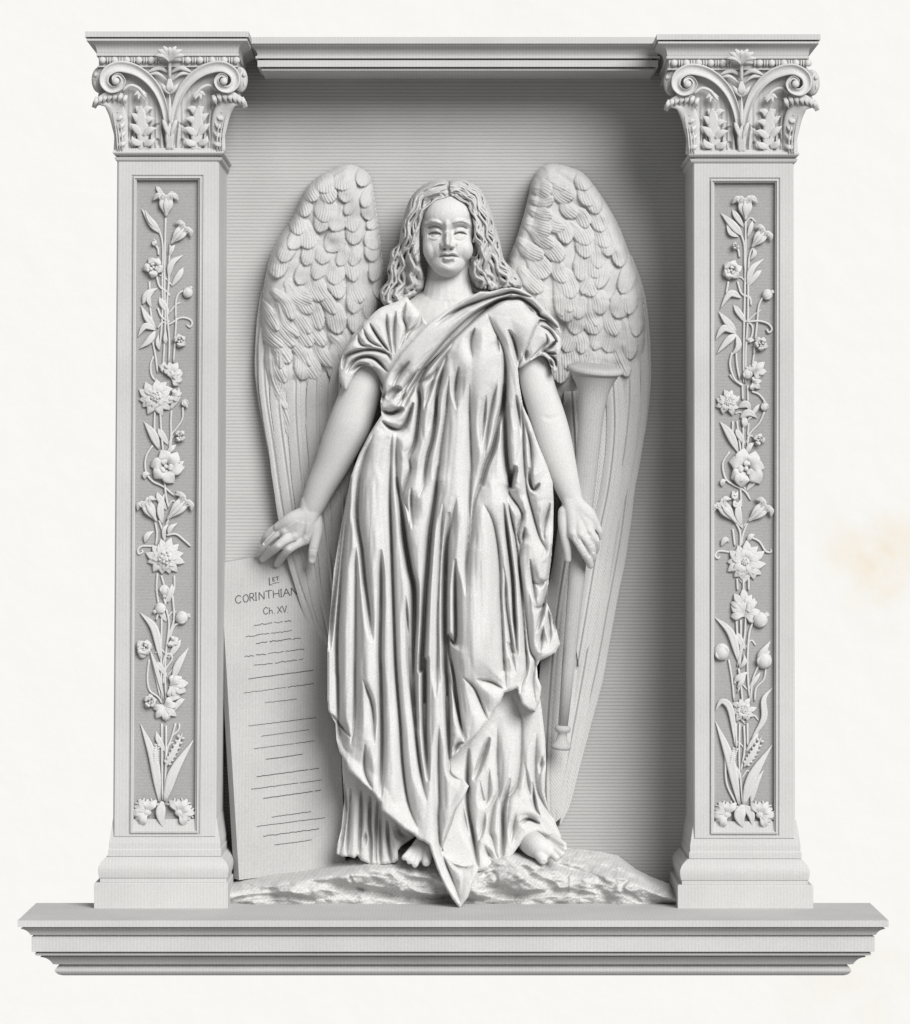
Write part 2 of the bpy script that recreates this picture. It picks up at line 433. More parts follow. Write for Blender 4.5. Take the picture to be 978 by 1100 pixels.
def daisy(x, y, R, r, n, name='flower'):
    mb = MB(); petals(mb, x, y, R, n, R*.24, 1.6, a0=random.uniform(0, 30)); petals(mb, x, y, R*.72, n, R*.2, 3.0, a0=random.uniform(0, 30)+180/n)
    ball(mb, x, y, DF+4, r, r*.95, r*.55)
    for k in range(12):
        a = k*2.4; q = r*.75*math.sqrt(k/12.); ball(mb, x+q*math.cos(a), y+q*math.sin(a), DF+4+r*.5, r*.17, nu=8, nv=6)
    return (name, mb)
def blossom(x, y, R, n=5, name='flower', a0=None, wk=.42):
    mb = MB(); petals(mb, x, y, R, n, R*wk, 2.2, a0=random.uniform(0, 60) if a0 is None else a0, arch=3, jit=.2, lift=1.5)
    petals(mb, x, y, R*.5, 3, R*.2, 4.5, a0=random.uniform(0, 90), arch=2)
    ball(mb, x, y, DF+5, R*.13, nu=8, nv=6); return (name, mb)
def lily(x0, y0, x1, y1, R, name='lily'):
    mb = MB(); a = math.atan2(y1-y0, x1-x0); l = math.hypot(x1-x0, y1-y0)
    mx, my = x0+.55*(x1-x0), y0+.55*(y1-y0); nx, ny = -math.sin(a), math.cos(a)
    for k, ww, dd in ((-.5, .5, 2), (.5, .5, 2), (0, .42, 3.6)):
        blade(mb, [(x0, y0, 0), (mx+nx*k*R*.45, my+ny*k*R*.45, 1.5), (x1+nx*k*R*.9, y1+ny*k*R*.9, 2.5)], R*.34*ww*1.6, 2.2, DF+dd, arch=1, groove=.3, m=12, tip=(.35, .3), wpow=1.3)
    for s_ in (-1, -.55, .0, .55, 1):
        ex = x1+nx*s_*R*1.0+math.cos(a)*R*(.25-.42*abs(s_)); ey = y1+ny*s_*R*1.0+math.sin(a)*R*(.25-.42*abs(s_))
        cx = x1+nx*s_*R*.55+math.cos(a)*R*.22; cy = y1+ny*s_*R*.55+math.sin(a)*R*.22
        sx = x1-math.cos(a)*R*.35+nx*s_*R*.25; sy = y1-math.sin(a)*R*.35+ny*s_*R*.25
        blade(mb, [(sx, sy, 1), (cx, cy, 3.5), (ex, ey, .5)], R*.24, 1.7, DF+3.2, groove=.6, m=12, tip=(.5, .15), wpow=1.1)
    return (name, mb)
def bud(x, y, r, ang=-90, name='bud', crown=True):
    mb = MB(); ball(mb, x, y, DF+2.5, r, r*1.08, r*.75, bumpy=.03)
    a = math.radians(ang)
    if crown:
        for k in (-.6, 0, .6):
            b = a+k; blade(mb, [(x+math.cos(a)*r*.75, y+math.sin(a)*r*.75, 1), (x+math.cos(a)*r*1.0+math.cos(b)*r*.5, y+math.sin(a)*r*1.0+math.sin(b)*r*.5, 1.2)], r*.22, 1.1, DF+3, m=8, tip=(.7, .2))
    for k in (-.5, .5):
        blade(mb, [(x-math.cos(a)*r*1.1, y-math.sin(a)*r*1.1, 0), (x-math.cos(a)*.2*r-math.sin(a)*k*r*1.5, y-math.sin(a)*.2*r+math.cos(a)*k*r*1.5, r*.45), (x+math.cos(a)*.4*r-math.sin(a)*k*r*1.1, y+math.sin(a)*.4*r+math.cos(a)*k*r*1.1, r*.5)], r*.22, 1, DF+3, m=8)
    return (name, mb)
def lobed(x, y, ang, R, n=5, name='lobed_leaf', spread=2.6, w=.27):
    mb = MB(); a = math.radians(ang)
    for i in range(n):
        b = a+(i/(n-1)-.5)*spread; rr = R*(1-.35*abs(i/(n-1)-.5)*2)*random.uniform(.9, 1.08)
        ex, ey = x+math.cos(b)*rr, y+math.sin(b)*rr
        blade(mb, [(x, y, 0), ((x+ex)/2+random.uniform(-.8, .8), (y+ey)/2, 1.2), (ex, ey, -.3)], R*w, 1.8, DF+2, arch=1.5, groove=.7, n=4, m=12, tip=(.3, .1), wpow=1.4)
    return (name, mb)
def serrated(pts, w, name='serrated_leaf'):
    mb = MB(); blade(mb, pts, w, 1.8, DF+2, arch=2, groove=.7, m=12)
    q = catmull(pts, 4); tg = np.gradient(q[:, :2], axis=0); tg /= np.hypot(*tg.T)[:, None]
    for i in range(1, len(q)-1, 1):
        for sd in (-1, 1):
            nx, ny = -tg[i, 1]*sd, tg[i, 0]*sd
            blade(mb, [(q[i, 0], q[i, 1], 0), (q[i, 0]+nx*w*.8+tg[i, 0]*1, q[i, 1]+ny*w*.8+tg[i, 1]*1, .8), (q[i, 0]+nx*w*1.35+tg[i, 0]*2.2, q[i, 1]+ny*w*1.35+tg[i, 1]*2.2, 0)], 1.5, 1.2, DF+2.5, arch=1, groove=.5, n=3, m=8, tip=(.5, .3))
    return (name, mb)
def acanthus(x, y, R, sd):
    mb = MB()
    for i in range(7):
        b = math.radians(-90+sd*(-35+i*32)); rr = R*(.95 if i % 2 else 1.08)
        ex, ey = x+math.cos(b)*rr, y+math.sin(b)*rr*.92
        blade(mb, [(x, y, 2), ((x*.45+ex*.55), (y*.45+ey*.55), 5), (ex, ey, 0)], R*.26, 2, DF+2, groove=.75, n=4, m=12, tip=(.6, .3), wpow=1.2)
        for e in (-.35, .35):
            fx, fy = x+math.cos(b+e)*rr*.95, y+math.sin(b+e)*rr*.88
            blade(mb, [(x*.4+ex*.6, y*.4+ey*.6, 3.5), (fx, fy, 0)], R*.1, 1.3, DF+2.5, groove=.5, n=4, m=8, tip=(.8, .5))
    ball(mb, x, y, DF+4, R*.3, R*.25, 3)
    return ('acanthus_leaf', mb)

def filler(cx, lean, ys, sd):
    rr_ = random.Random(sd); o = []
    for i, y in enumerate(ys):
        s_ = 1 if (i % 2) else -1; xx = cx+lean*(y-200)/700.+rr_.uniform(-4, 4); L2 = rr_.uniform(13, 20); a_ = rr_.uniform(.5, 1.1)
        p = [(xx, y+8), (xx+s_*L2*.45*math.sin(a_)+s_*3, y-L2*.3), (xx+s_*L2*math.sin(a_), y-L2*math.cos(a_))]
        o.append(leaf(p, rr_.uniform(2.4, 3.8), .4)); 
        q2 = [(xx, y+6), (xx-s_*L2*.4, y-2), (xx-s_*L2*.75, y+rr_.uniform(-8, 5))]
        o.append(stem(q2, 1.0, .4)); 
    return o
def flora_left():
    a = lambda *p: T(130, 180, 4.583, p); b = lambda *p: T(130, 400, 4.4, p); c = lambda *p: T(130, 640, 4.23, p)
    o = []
    def L_(f, *p): q = f(*p); return [v for r in q for v in r[:2]]
    st = [a((220, 240), (216, 400), (214, 560), (218, 740), (213, 880), (205, 1010)), a((185, 300), (205, 380), (203, 560), (205, 700), (190, 900)),
          a((243, 370), (236, 480), (235, 560), (226, 700), (238, 850), (235, 960)), a((155, 850), (170, 930), (180, 1010)), a((272, 740), (266, 850), (258, 960)),
          a((175, 535), (190, 585), (225, 610), (240, 632)), a((270, 745), (270, 660), (285, 620), (310, 605)), a((185, 430), (182, 400), (168, 380)),
          a((180, 790), (205, 762), (240, 770), (290, 740), (335, 745), (350, 765), (340, 785), (322, 772)), a((180, 690), (200, 735), (240, 760)),
          a((160, 930), (146, 970), (150, 1020), (170, 1050)), a((140, 560), (145, 700), (160, 790)),
          b((160, 180), (158, 260), (165, 350)), b((185, 170), (190, 280), (200, 380)), b((238, 180), (235, 240), (236, 300), (225, 390)), b((292, 165), (290, 220), (262, 265), (240, 295), (235, 360)),
          b((150, 345), (118, 400), (118, 470), (150, 515), (200, 540), (250, 582)), b((205, 500), (212, 580), (225, 640)), b((160, 700), (170, 760), (165, 820)), b((180, 700), (200, 760), (205, 800)),
          b((225, 690), (210, 740), (205, 800)), b((150, 822), (100, 822), (80, 838), (84, 858), (102, 850), (98, 840)), b((215, 770), (260, 765), (300, 795), (330, 822)),
          b((172, 950), (168, 1020), (178, 1100)), b((252, 960), (250, 1030), (222, 1090)), b((190, 960), (205, 1010)), b((200, 1060), (212, 1100)),
          c((160, 110), (175, 60)), c((185, 90), (182, 300), (186, 480)), c((205, 60), (218, 130), (205, 250)), c((235, 0), (240, 110), (212, 200), (200, 330), (205, 480)), c((275, 120), (240, 140), (220, 200)),
          c((192, 400), (200, 340), (232, 290), (222, 265), (200, 275), (188, 330)), c((128, 290), (120, 370), (130, 430), (170, 462), (186, 490)), c((135, 260), (155, 350), (178, 460)),
          c((185, 580), (186, 760), (188, 930)), c((205, 590), (204, 760), (196, 930)), c((248, 580), (232, 640), (210, 700), (204, 780)), c((265, 580), (262, 610), (230, 640))]
    for s_ in st: o.append(stem(s_, 1.25, random.uniform(.6, 1.8)))
    o += [lily(*L_(a, (222, 240), (222, 150)), 14), lily(*L_(a, (245, 375), (310, 300)), 12), leaf(a((190, 320), (150, 270), (100, 200)), 4.2), leaf(a((175, 300), (140, 255), (118, 205)), 2.6, 3),
          bud(*L_(a, (165, 370)), 3), blossom(*L_(a, (160, 490)), 12, 5, a0=20), leaf(a((235, 540), (250, 470), (305, 430)), 3.6), leaf(a((240, 440), (250, 400), (268, 380)), 2.6),
          bud(*L_(a, (330, 615)), 5.5, -60), leaf(a((108, 672), (130, 620), (182, 592)), 3.6), leaf(a((150, 690), (135, 640), (170, 600)), 2.6), leaf(a((170, 790), (130, 740), (98, 678)), 3.8), leaf(a((170, 798), (120, 780), (82, 835)), 3.6), leaf(a((168, 805), (140, 850), (90, 892)), 3.8),
          blossom(*L_(a, (290, 850)), 8, 5), leaf(a((222, 870), (218, 840), (220, 790)), 2.4), leaf(a((190, 900), (180, 860), (185, 820)), 2.4), lobed(*L_(a, (245, 1020)), -60, 16), lobed(*L_(a, (215, 990)), -120, 9, 4),
          daisy(*L_(b, (165, 112)), 21, 7.5, 11), lobed(*L_(b, (240, 30)), -30, 15), lobed(*L_(b, (240, 110)), 10, 12, 4), bud(*L_(b, (303, 145)), 4, 60), leaf(b((180, 362), (150, 290), (108, 232)), 4.6), blossom(*L_(b, (280, 300)), 7, 4), leaf(b((215, 390), (240, 360), (262, 340)), 3),
          blossom(*L_(b, (212, 445)), 19, 6, a0=10), leaf(b((112, 505), (115, 480), (140, 480)), 3), lily(*L_(b, (168, 705), (118, 620)), 12), lily(*L_(b, (218, 695), (300, 610)), 13), leaf(b((195, 715), (186, 640), (207, 570)), 4), leaf(b((262, 560), (285, 585), (262, 610)), 3),
          leaf(b((112, 805), (125, 770), (155, 750)), 3.2), leaf(b((225, 770), (235, 735), (268, 712)), 2.8), leaf(b((200, 790), (205, 740), (225, 720)), 2.4), daisy(*L_(b, (208, 875)), 21, 9.5, 12), bud(*L_(b, (205, 1030)), 5.6, 90),
          bud(*L_(c, (178, 58)), 6, 150), bud(*L_(c, (277, 100)), 6.8, -20), leaf(c((180, 290), (152, 150), (85, 75)), 4.4), leaf(c((195, 470), (160, 330), (130, 240)), 2.4), blossom(*L_(c, (105, 235)), 9.5, 6, wk=.5), bud(*L_(c, (98, 265)), 4.5, 90, 'bud', False), lobed(*L_(c, (225, 205)), 20, 11, 5),
          leaf(c((235, 385), (262, 310), (308, 235)), 4.2), lobed(*L_(c, (225, 410)), 5, 21, 6), lobed(*L_(c, (195, 500)), 60, 20, 6, 'flower', 3.6, .2), bud(*L_(c, (205, 545)), 5, 90, 'bud', False), leaf(c((200, 480), (240, 465), (275, 462)), 3), blossom(*L_(c, (132, 480)), 8, 5),
          leaf(c((175, 935), (148, 740), (88, 580)), 5.2), leaf(c((200, 935), (240, 800), (330, 655)), 5.6), serrated(c((200, 780), (240, 710), (280, 625)), 3.4), serrated(c((160, 760), (158, 720), (165, 670)), 2.4),
          acanthus(*L_(c, (118, 985)), 16.5, -1), acanthus(*L_(c, (264, 985)), 16.5, 1), leaf(c((188, 935), (180, 990), (190, 1055)), 5.5, 4)]
    o += filler(182, -3.5, (208, 300, 330, 432, 470, 505, 540, 640, 660, 700, 720, 760, 800), 91)
    return o
def flora_right():
    a = lambda *p: T(750, 180, 4.583, p); b = lambda *p: T(750, 400, 4.4, p); c = lambda *p: T(750, 640, 4.23, p)
    o = []
    def L_(f, *p): q = f(*p); return [v for r in q for v in r[:2]]
    st = [a((235, 255), (235, 400), (232, 560), (228, 740), (225, 900), (225, 1060)), a((205, 310), (228, 380), (230, 500)), a((268, 390), (252, 450), (248, 560), (246, 740), (236, 900), (235, 1060)),
          a((205, 440), (200, 410), (188, 390)), a((195, 560), (215, 620), (255, 640), (262, 680)), a((275, 920), (290, 780), (300, 680), (325, 630)), a((205, 700), (215, 745), (265, 775), (265, 830), (235, 870)),
          a((240, 760), (300, 755), (345, 768), (365, 795), (350, 812), (338, 795)), a((168, 910), (158, 970), (180, 1040), (220, 1075)), a((190, 830), (190, 950), (205, 1040)), a((280, 890), (268, 980), (262, 1010)), a((150, 560), (140, 620)),
          b((150, 10), (175, 40), (215, 60)), b((210, 60), (212, 130)), b((235, 60), (236, 140)), b((255, 90), (290, 105), (318, 140)), b((315, 185), (290, 240), (242, 295), (235, 350)), b((165, 230), (165, 320), (190, 380)), b((185, 230), (192, 300), (205, 390)), b((215, 260), (212, 390)), b((240, 240), (235, 300)),
          b((150, 375), (118, 430), (130, 500), (165, 530), (220, 560), (250, 605)), b((200, 520), (205, 640)), b((180, 710), (200, 760), (200, 830)), b((240, 700), (215, 760), (205, 820)), b((150, 850), (100, 845), (82, 865), (95, 880), (105, 868)), b((250, 780), (290, 800), (320, 845), (345, 850), (345, 835)), b((165, 740), (175, 820)),
          b((185, 975), (188, 1030)), b((215, 975), (216, 1040)), b((240, 970), (240, 1030)),
          c((175, 110), (180, 200), (190, 300)), c((195, 110), (195, 230), (190, 330)), c((218, 90), (210, 200), (180, 320)), c((250, 120), (232, 180), (225, 330), (235, 470)), c((140, 290), (155, 380), (165, 480)), c((185, 330), (195, 400), (205, 500)),
          c((310, 320), (300, 380), (265, 420), (258, 480)), c((280, 310), (250, 380), (238, 480)), c((165, 400), (185, 370), (215, 350), (200, 390), (180, 440)), c((190, 580), (188, 760), (205, 960)), c((210, 590), (212, 700), (195, 800)), c((172, 580), (176, 690)), c((225, 580), (226, 680)), c((125, 730), (130, 850), (170, 940)), c((265, 870), (240, 940))]
    for s_ in st: o.append(stem(s_, 1.25, random.uniform(.6, 1.8)))
    o += [lily(*L_(a, (235, 258), (232, 165)), 14), lily(*L_(a, (265, 392), (325, 320)), 12), leaf(a((218, 335), (170, 280), (112, 222)), 4.4), leaf(a((200, 340), (160, 320), (140, 270)), 2.6), blossom(*L_(a, (186, 384)), 4.5, 4), leaf(a((245, 345), (262, 290), (270, 260)), 2.6), leaf(a((258, 455), (280, 420), (265, 390)), 2.6),
          blossom(*L_(a, (165, 505)), 12, 6, a0=40), leaf(a((245, 580), (265, 500), (325, 448)), 3.6), bud(*L_(a, (343, 625)), 5.6, -30), leaf(a((212, 640), (160, 620), (110, 695)), 3.8), leaf(a((190, 805), (145, 760), (102, 708)), 3.8), leaf(a((188, 815), (130, 790), (85, 850)), 4), leaf(a((190, 820), (150, 850), (92, 918)), 4), leaf(a((192, 825), (200, 880), (162, 928)), 3.4),
          blossom(*L_(a, (310, 868)), 8.5, 5), leaf(a((245, 860), (255, 850), (285, 850)), 3), lobed(*L_(a, (275, 1010)), -45, 16, 5), lobed(*L_(a, (270, 1060)), 10, 12, 4), bud(*L_(a, (245, 1015)), 5.5, -90),
          daisy(*L_(b, (142, 140)), 15, 5, 8), leaf(b((190, 165), (230, 150), (250, 185)), 4), leaf(b((200, 215), (240, 190), (282, 215)), 4), leaf(b((215, 205), (222, 240), (215, 265)), 3.6), bud(*L_(b, (316, 162)), 4.4, -90), leaf(b((190, 375), (150, 290), (104, 232)), 4.6), blossom(*L_(b, (292, 318)), 7.5, 4), leaf(b((230, 390), (245, 350), (270, 330)), 3),
          blossom(*L_(b, (228, 455)), 21, 7, a0=0), leaf(b((115, 540), (118, 515), (135, 510)), 3), leaf(b((165, 560), (175, 590), (190, 560)), 3.4), lily(*L_(b, (180, 710), (112, 625)), 12), lily(*L_(b, (238, 705), (315, 635)), 13), leaf(b((205, 722), (190, 660), (200, 600)), 4), leaf(b((172, 600), (180, 630), (210, 600)), 2.8),
          leaf(b((110, 820), (130, 790), (150, 800)), 3.2), leaf(b((235, 800), (250, 775), (270, 765)), 3), daisy(*L_(b, (224, 895)), 22, 5, 12), lobed(*L_(b, (215, 1115)), -90, 20, 7, 'flower', 3.4, .22),
          lobed(*L_(c, (212, 90)), -80, 24, 6, 'flower', 3.6, .2), bud(*L_(c, (285, 110)), 8, -40), leaf(c((185, 300), (150, 170), (75, 95)), 4.2), bud(*L_(c, (108, 255)), 8.6, -120, 'bud', False), blossom(*L_(c, (108, 245)), 6, 4), bud(*L_(c, (302, 295)), 8.4, -70), leaf(c((270, 280), (300, 250), (330, 205)), 3.6, 3), leaf(c((165, 390), (190, 370), (230, 345)), 3.6), leaf(c((180, 420), (200, 390), (220, 350)), 2.8), leaf(c((190, 330), (212, 300), (210, 265)), 2.6),
          daisy(*L_(c, (208, 520)), 14, 4.5, 8), leaf(c((172, 685), (150, 520), (110, 480), (78, 525)), 3.8), leaf(c((245, 650), (300, 560), (300, 470), (340, 418)), 3.6), leaf(c((188, 950), (145, 740), (80, 570)), 5.2), leaf(c((208, 955), (250, 820), (338, 678)), 5.8), leaf(c((240, 950), (262, 860), (300, 790)), 3.5, .8), serrated(c((208, 780), (250, 720), (290, 640)), 3.6), serrated(c((155, 770), (160, 730), (172, 690)), 2.4),
          acanthus(*L_(c, (132, 995)), 16, -1), acanthus(*L_(c, (283, 995)), 16, 1), leaf(c((205, 950), (190, 1000), (205, 1055)), 6.5, 4), leaf(c((205, 950), (240, 990), (250, 1050)), 4.5, 3)]
    o += filler(800, 0, (236, 300, 340, 445, 470, 520, 560, 620, 690, 735, 770, 800, 830), 92)
    return o

def pilaster(side):
    if side == 0:
        sh = dict(cx=182.4, dy=0, TL=(126, 172), TR=(235.5, 172), BR=(232.5, 900), BL=(121.5, 900))
        fr = [(141.5, 187.6), (218.6, 187.6), (215, 897), (138, 897)]; by = 0; bx = (117.5, 234); px_ = (101, 245); xa = (126, 236)
        lab = 'left stone pilaster carved with lilies, beside the writing tablet'
    else:
        sh = dict(cx=797, dy=3, TL=(744.5, 174), TR=(853, 174), BR=(854.5, 902), BL=(745.5, 902))
        fr = [(762, 190.5), (838.5, 190.5), (837.5, 898), (762, 898)]; by = 2.5; bx = (741.5, 857); px_ = (728.5, 874); xa = (744.5, 854)
        lab = 'right stone pilaster carved with lilies, past the trumpet'
    cx, dy = sh['cx'], sh['dy']
    root = empty('pilaster', cx, 970, 20); tag(root, lab, 'pilaster', 'pair of carved pilasters framing the niche')
    # shaft with a sunk panel
    mb = MB(); out = [sh['TL'], sh['TR'], sh['BR'], sh['BL']]
    def ins(c, k): return [(c[0][0]+k, c[0][1]+k), (c[1][0]-k, c[1][1]+k), (c[2][0]-k, c[2][1]-k), (c[3][0]+k, c[3][1]-k)]
    fx = ((L-38.)/L)
    bk = [tuple((CX+(x-CX)*(L-38)/(L+100), CY+(y-CY)*(L-38)/(L+100))) for x, y in out]
    ringrect(mb, [(bk, -100), (out, 36), (ins(out, 1.6), 38), (fr, 38), (ins(fr, .7), 36.3), (ins(fr, 1.5), 36.3), (ins(fr, 2.2), 39), (ins(fr, 3.4), 39.2), (ins(fr, 4.3), 37), (ins(fr, 5.2), 36.6), (ins(fr, 6.2), 31)])
    mb.build('shaft', 'stone', root, smooth=False)
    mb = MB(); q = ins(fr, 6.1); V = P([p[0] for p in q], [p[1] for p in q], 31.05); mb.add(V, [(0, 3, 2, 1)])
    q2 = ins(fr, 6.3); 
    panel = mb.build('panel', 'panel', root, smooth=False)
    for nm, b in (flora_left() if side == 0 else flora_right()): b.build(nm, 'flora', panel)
    # base
    mb = MB()
    molding(mb, bx[0]+4, bx[1]-1, arc(0, 880+by, 4, 906+by, 0, 2)+[(4, 912+by), (5, 913.5+by), (5, 920+by)], 34, -100)
    mb.build('base_flare', 'stone', root, smooth=False)
    mb = MB(); molding(mb, bx[0], bx[1]+1, [(2, 920.5+by)]+arc(3, 921+by, 10, 943+by, 4.2, 8)+[(9, 944+by), (9, 948+by)], 39, -100, capb=False)
    mb.build('base_torus', 'stone', root, smooth=False)
    mb = MB(); molding(mb, px_[0], px_[1], [(-1, 948.5+by), (0, 949.5+by), (0, 978+by*.6)], 55, -100); mb.build('plinth', 'stone', root, smooth=False)
    # astragal ring
    mb = MB(); molding(mb, xa[0], xa[1], [(1, 159+dy*.6)]+arc(1.5, 160+dy*.6, 1.5, 166.8+dy*.6, 3.2, 7)+[(-2, 167+dy*.6), (-2, 168.4+dy*.6), (3, 168.7+dy*.6), (2, 171.5+dy*.6), (0, 173.5+dy*.6)], 38, -100)
    mb.build('necking_ring', 'stone', root, smooth=False)
    # capital
    X = lambda u: cx+(u-455)/4.445; Y = lambda v: 20+v/4.445+dy
    Q = lambda *pts: [(X(p[0]), Y(p[1]))+tuple(p[2:]) for p in pts]
    poly = closed(Q((205, 640), (203, 540), (188, 470), (150, 415), (112, 370), (128, 320), (120, 270), (140, 225), (455, 228), (770, 225), (790, 270), (780, 320), (795, 370), (758, 415), (722, 470), (707, 540), (703, 640), (455, 642)), 2)
    F = Field(cx-90, 60+dy, cx+90, 168+dy, .7); t = np.clip((162+dy-F.Y)/90, 0, 1); F.H = 36+12*t**2-3*((F.X-cx)/60)**2*(1-t)
    F.H += 3*np.sin(np.abs(F.X-cx)*.55)**2*np.clip(1-t*1.3, 0, 1)
    for ln in (((300, 620), (300, 540), (275, 470), (265, 450)), ((360, 620), (355, 560), (375, 520), (410, 500)), ((400, 610), (395, 570)), ((435, 620), (425, 540), (415, 490)), ((240, 610), (232, 540), (205, 470)), ((270, 590), (278, 530))):
        for s_ in (1, -1): F.stroke(Q(*[(455+s_*(p[0]-455), p[1]) for p in ln]), 2.4, -4.5)
    cap = F.mesh('capital', poly, -60, 'stone', root)
    def B(name, lst, **kw):
        mb = MB()
        for pts, w, h, d in lst: blade(mb, Q(*pts), w, h, d, **kw)
        return mb.build(name, 'flora', cap)
    for s_ in (1, -1):
        mr = lambda pts: [(455+s_*(p[0]-455),)+tuple(p[1:]) for p in pts]
        # volute: channelled ribbon curling into a scroll
        mb = MB(); sp = mr([(449, 620, -6), (446, 550, -4), (439, 480, -1), (425, 410, 2), (395, 340, 5), (345, 280, 8), (280, 240, 10), (205, 228, 12), (152, 258, 13), (142, 305, 13), (172, 336, 14), (215, 328, 15), (233, 295, 16), (212, 268, 17), (186, 278, 18), (186, 300, 19)])
        q = catmull(Q(*sp), 6); N_ = len(q); wid = np.interp(np.linspace(0, 1, N_), [0, .15, .42, .64, .82, 1], [2.0, 3.4, 6.4, 4.6, 2.4, 1.2])
        tg = np.gradient(q[:, :2], axis=0); tg /= np.hypot(*tg.T)[:, None]; nn = np.stack([-tg[:, 1], tg[:, 0]], 1)
        sec = [(-1, -8), (-1, 1.5), (-.8, 3), (-.6, 1.2), (-.2, -.2), (.2, -.2), (.6, 1.2), (.8, 3), (1, 1.5), (1, -8)]; V = []; Fc = []
        for i in range(N_):
            sh_ = -.55*wid[i]*s_ * (-1)
            for u, z in sec:
                off = u*wid[i]; V.append(tuple(P(q[i, 0]+nn[i, 0]*off, q[i, 1]+nn[i, 1]*off, 44+q[i, 2]+z*min(1, wid[i]/3.))))
        for i in range(N_-1):
            for k in range(9): Fc.append((i*10+k, i*10+k+1, (i+1)*10+k+1, (i+1)*10+k))
        Fc.append(tuple(range(10))); Fc.append(tuple(range((N_-1)*10, N_*10)))
        mb.add(V, Fc); c_ = Q(*mr([(197, 298, 0)]))[0]; ball(mb, c_[0], c_[1], 62, 4.2, 4.2, 4)
        mb.build('volute', 'flora', cap)
        # side scroll seen behind the corner
        mb = MB(); c_ = Q(*mr([(120, 292, 0)]))[0]; 
        Vv = []; Ff = []; n_ = 24
        for d_, k in ((10, .9), (22, 1.0), (40, 1.0), (46, .85)):
            for i in range(n_):
                a_ = 2*math.pi*i/n_; Vv.append(tuple(P(c_[0]+8.6*k*math.cos(a_), c_[1]+14.2*k*math.sin(a_), d_)))
        for j in range(3):
            for i in range(n_): Ff.append((j*n_+i, j*n_+(i+1) % n_, (j+1)*n_+(i+1) % n_, (j+1)*n_+i))
        Ff.append(tuple(range(3*n_, 4*n_))); mb.add(Vv, Ff)
        c2 = Q(*mr([(100, 268, 0)]))[0]; ball(mb, c2[0], c2[1], 46, 2.2, 2.6, 2.2); c2 = Q(*mr([(98, 312, 0)]))[0]; ball(mb, c2[0], c2[1], 45, 1.8, 4, 2)
        mb.build('side_scroll', 'stone', cap)
        # corner acanthus with drooping serrated tip
        mb = MB(); blade(mb, Q(*mr([(225, 635, -4), (222, 540, -2), (205, 450, 3), (165, 395, 9), (110, 395, 9), (92, 425, 4)])), 9.5, 3.5, 40, groove=.5, m=16, tip=(.9, .25), wpow=.7)
        blade(mb, Q(*mr([(250, 400, 2), (200, 365, 8), (150, 365, 10), (105, 385, 9)])), 5, 3, 44, groove=.5, m=12, tip=(.3, .4))
        for (a0, b0), (a1, b1) in (((212, 600), (248, 585)), ((208, 560), (246, 535)), ((206, 520), (242, 490)), ((200, 480), (236, 452)), ((190, 445), (226, 420))):
            blade(mb, Q(*mr([(a0-12, b0, 1), ((a0+a1)/2, (b0+b1)/2+6, 4), (a1, b1, 1)])), 2.6, 1.6, 41, groove=.7, m=8, n=4, tip=(.8, .1))
        for (a0, b0), (a1, b1) in (((216, 630), (196, 470)), ((206, 630), (180, 440)), ((228, 630), (214, 480))):
            blade(mb, Q(*mr([(a0, b0, 1), ((a0+a1)/2+6, (b0+b1)/2, 3), (a1, b1, 5)])), .9, 1.4, 42, groove=0, m=6, n=5, tip=(.6, .1))
        for u, v in ((100, 400), (120, 392), (142, 385), (165, 380), (190, 378), (215, 380), (238, 390)):
            blade(mb, Q(*mr([(u+10, v-26, 8), (u+2, v-4, 11), (u-8, v+24, 6)])), 2.5, 1.5, 45, groove=.7, m=8, n=3, tip=(.8, .1))
        mb.build('corner_leaf', 'flora', cap)
        # standing acanthus leaf with lobes
        mb = MB(); blade(mb, Q(*mr([(330, 630, 0), (325, 540, 2), (318, 450, 5), (315, 415, 7)])), 7, 3, 38, groove=.5, m=12, tip=(.9, .2))
        for p in (((320, 600), (285, 585), (275, 560)), ((320, 560), (290, 520), (262, 500)), ((318, 510), (295, 470), (268, 450)), ((330, 600), (365, 590), (385, 570)), ((328, 560), (360, 530), (392, 522)), ((325, 510), (350, 480), (385, 478)), ((320, 470), (345, 430), (375, 425)), ((318, 460), (305, 430), (290, 418))):
            blade(mb, [(a_, b_, c3) for (a_, b_), c3 in zip(Q(*mr(p)), (1, 4, 4))], 3.9, 1.5, 39.4, groove=.8, m=10, n=4, tip=(.7, .12))
        mb.build('acanthus_leaf', 'flora', cap)
        # tendril flower under the volute
        mb = MB(); blade(mb, Q(*mr([(225, 345, 4), (265, 318, 5), (305, 330, 5), (330, 360, 5), (345, 380, 4)])), 1.7, 1.8, 46, groove=.2, m=8, round_=True)
        for ex, ey in ((285, 365), (305, 385), (335, 385), (345, 360)): blade(mb, Q(*mr([(312, 345, 5), (ex, ey, 6)])), 2.2, 1.6, 45, groove=.5, m=8, tip=(.6, .3))
        mb.build('tendril', 'flora', cap)
        # bracts beside the centre
        for pp, w_, h_, d_, g_ in (([(452, 260, 2), (410, 235, 5), (370, 245, 6), (345, 262, 4)], 2.6, 2, 46, .5), ([(350, 262, 3), (400, 262, 5), (450, 300, 3)], 2.0, 1.6, 46, .3), ([(455, 360, 2), (430, 330, 4), (412, 305, 4)], 2.6, 1.8, 46, .5), ([(450, 560, 2), (430, 500, 4), (420, 480, 4)], 2.6, 2, 42, .5)):
            mb = MB(); blade(mb, Q(*mr(pp)), w_, h_, d_, groove=g_, m=10); mb.build('bract', 'flora', cap)
    # centre leaf and flower
    mb = MB(); blade(mb, Q((455, 625, 0), (455, 550, 4), (455, 495, 5)), 5, 3, 39, groove=.6, m=12, tip=(.9, .2)); blade(mb, Q((455, 495, 2), (455, 420, 3), (455, 355, 4)), 2.2, 2, 44, groove=.2, m=10)
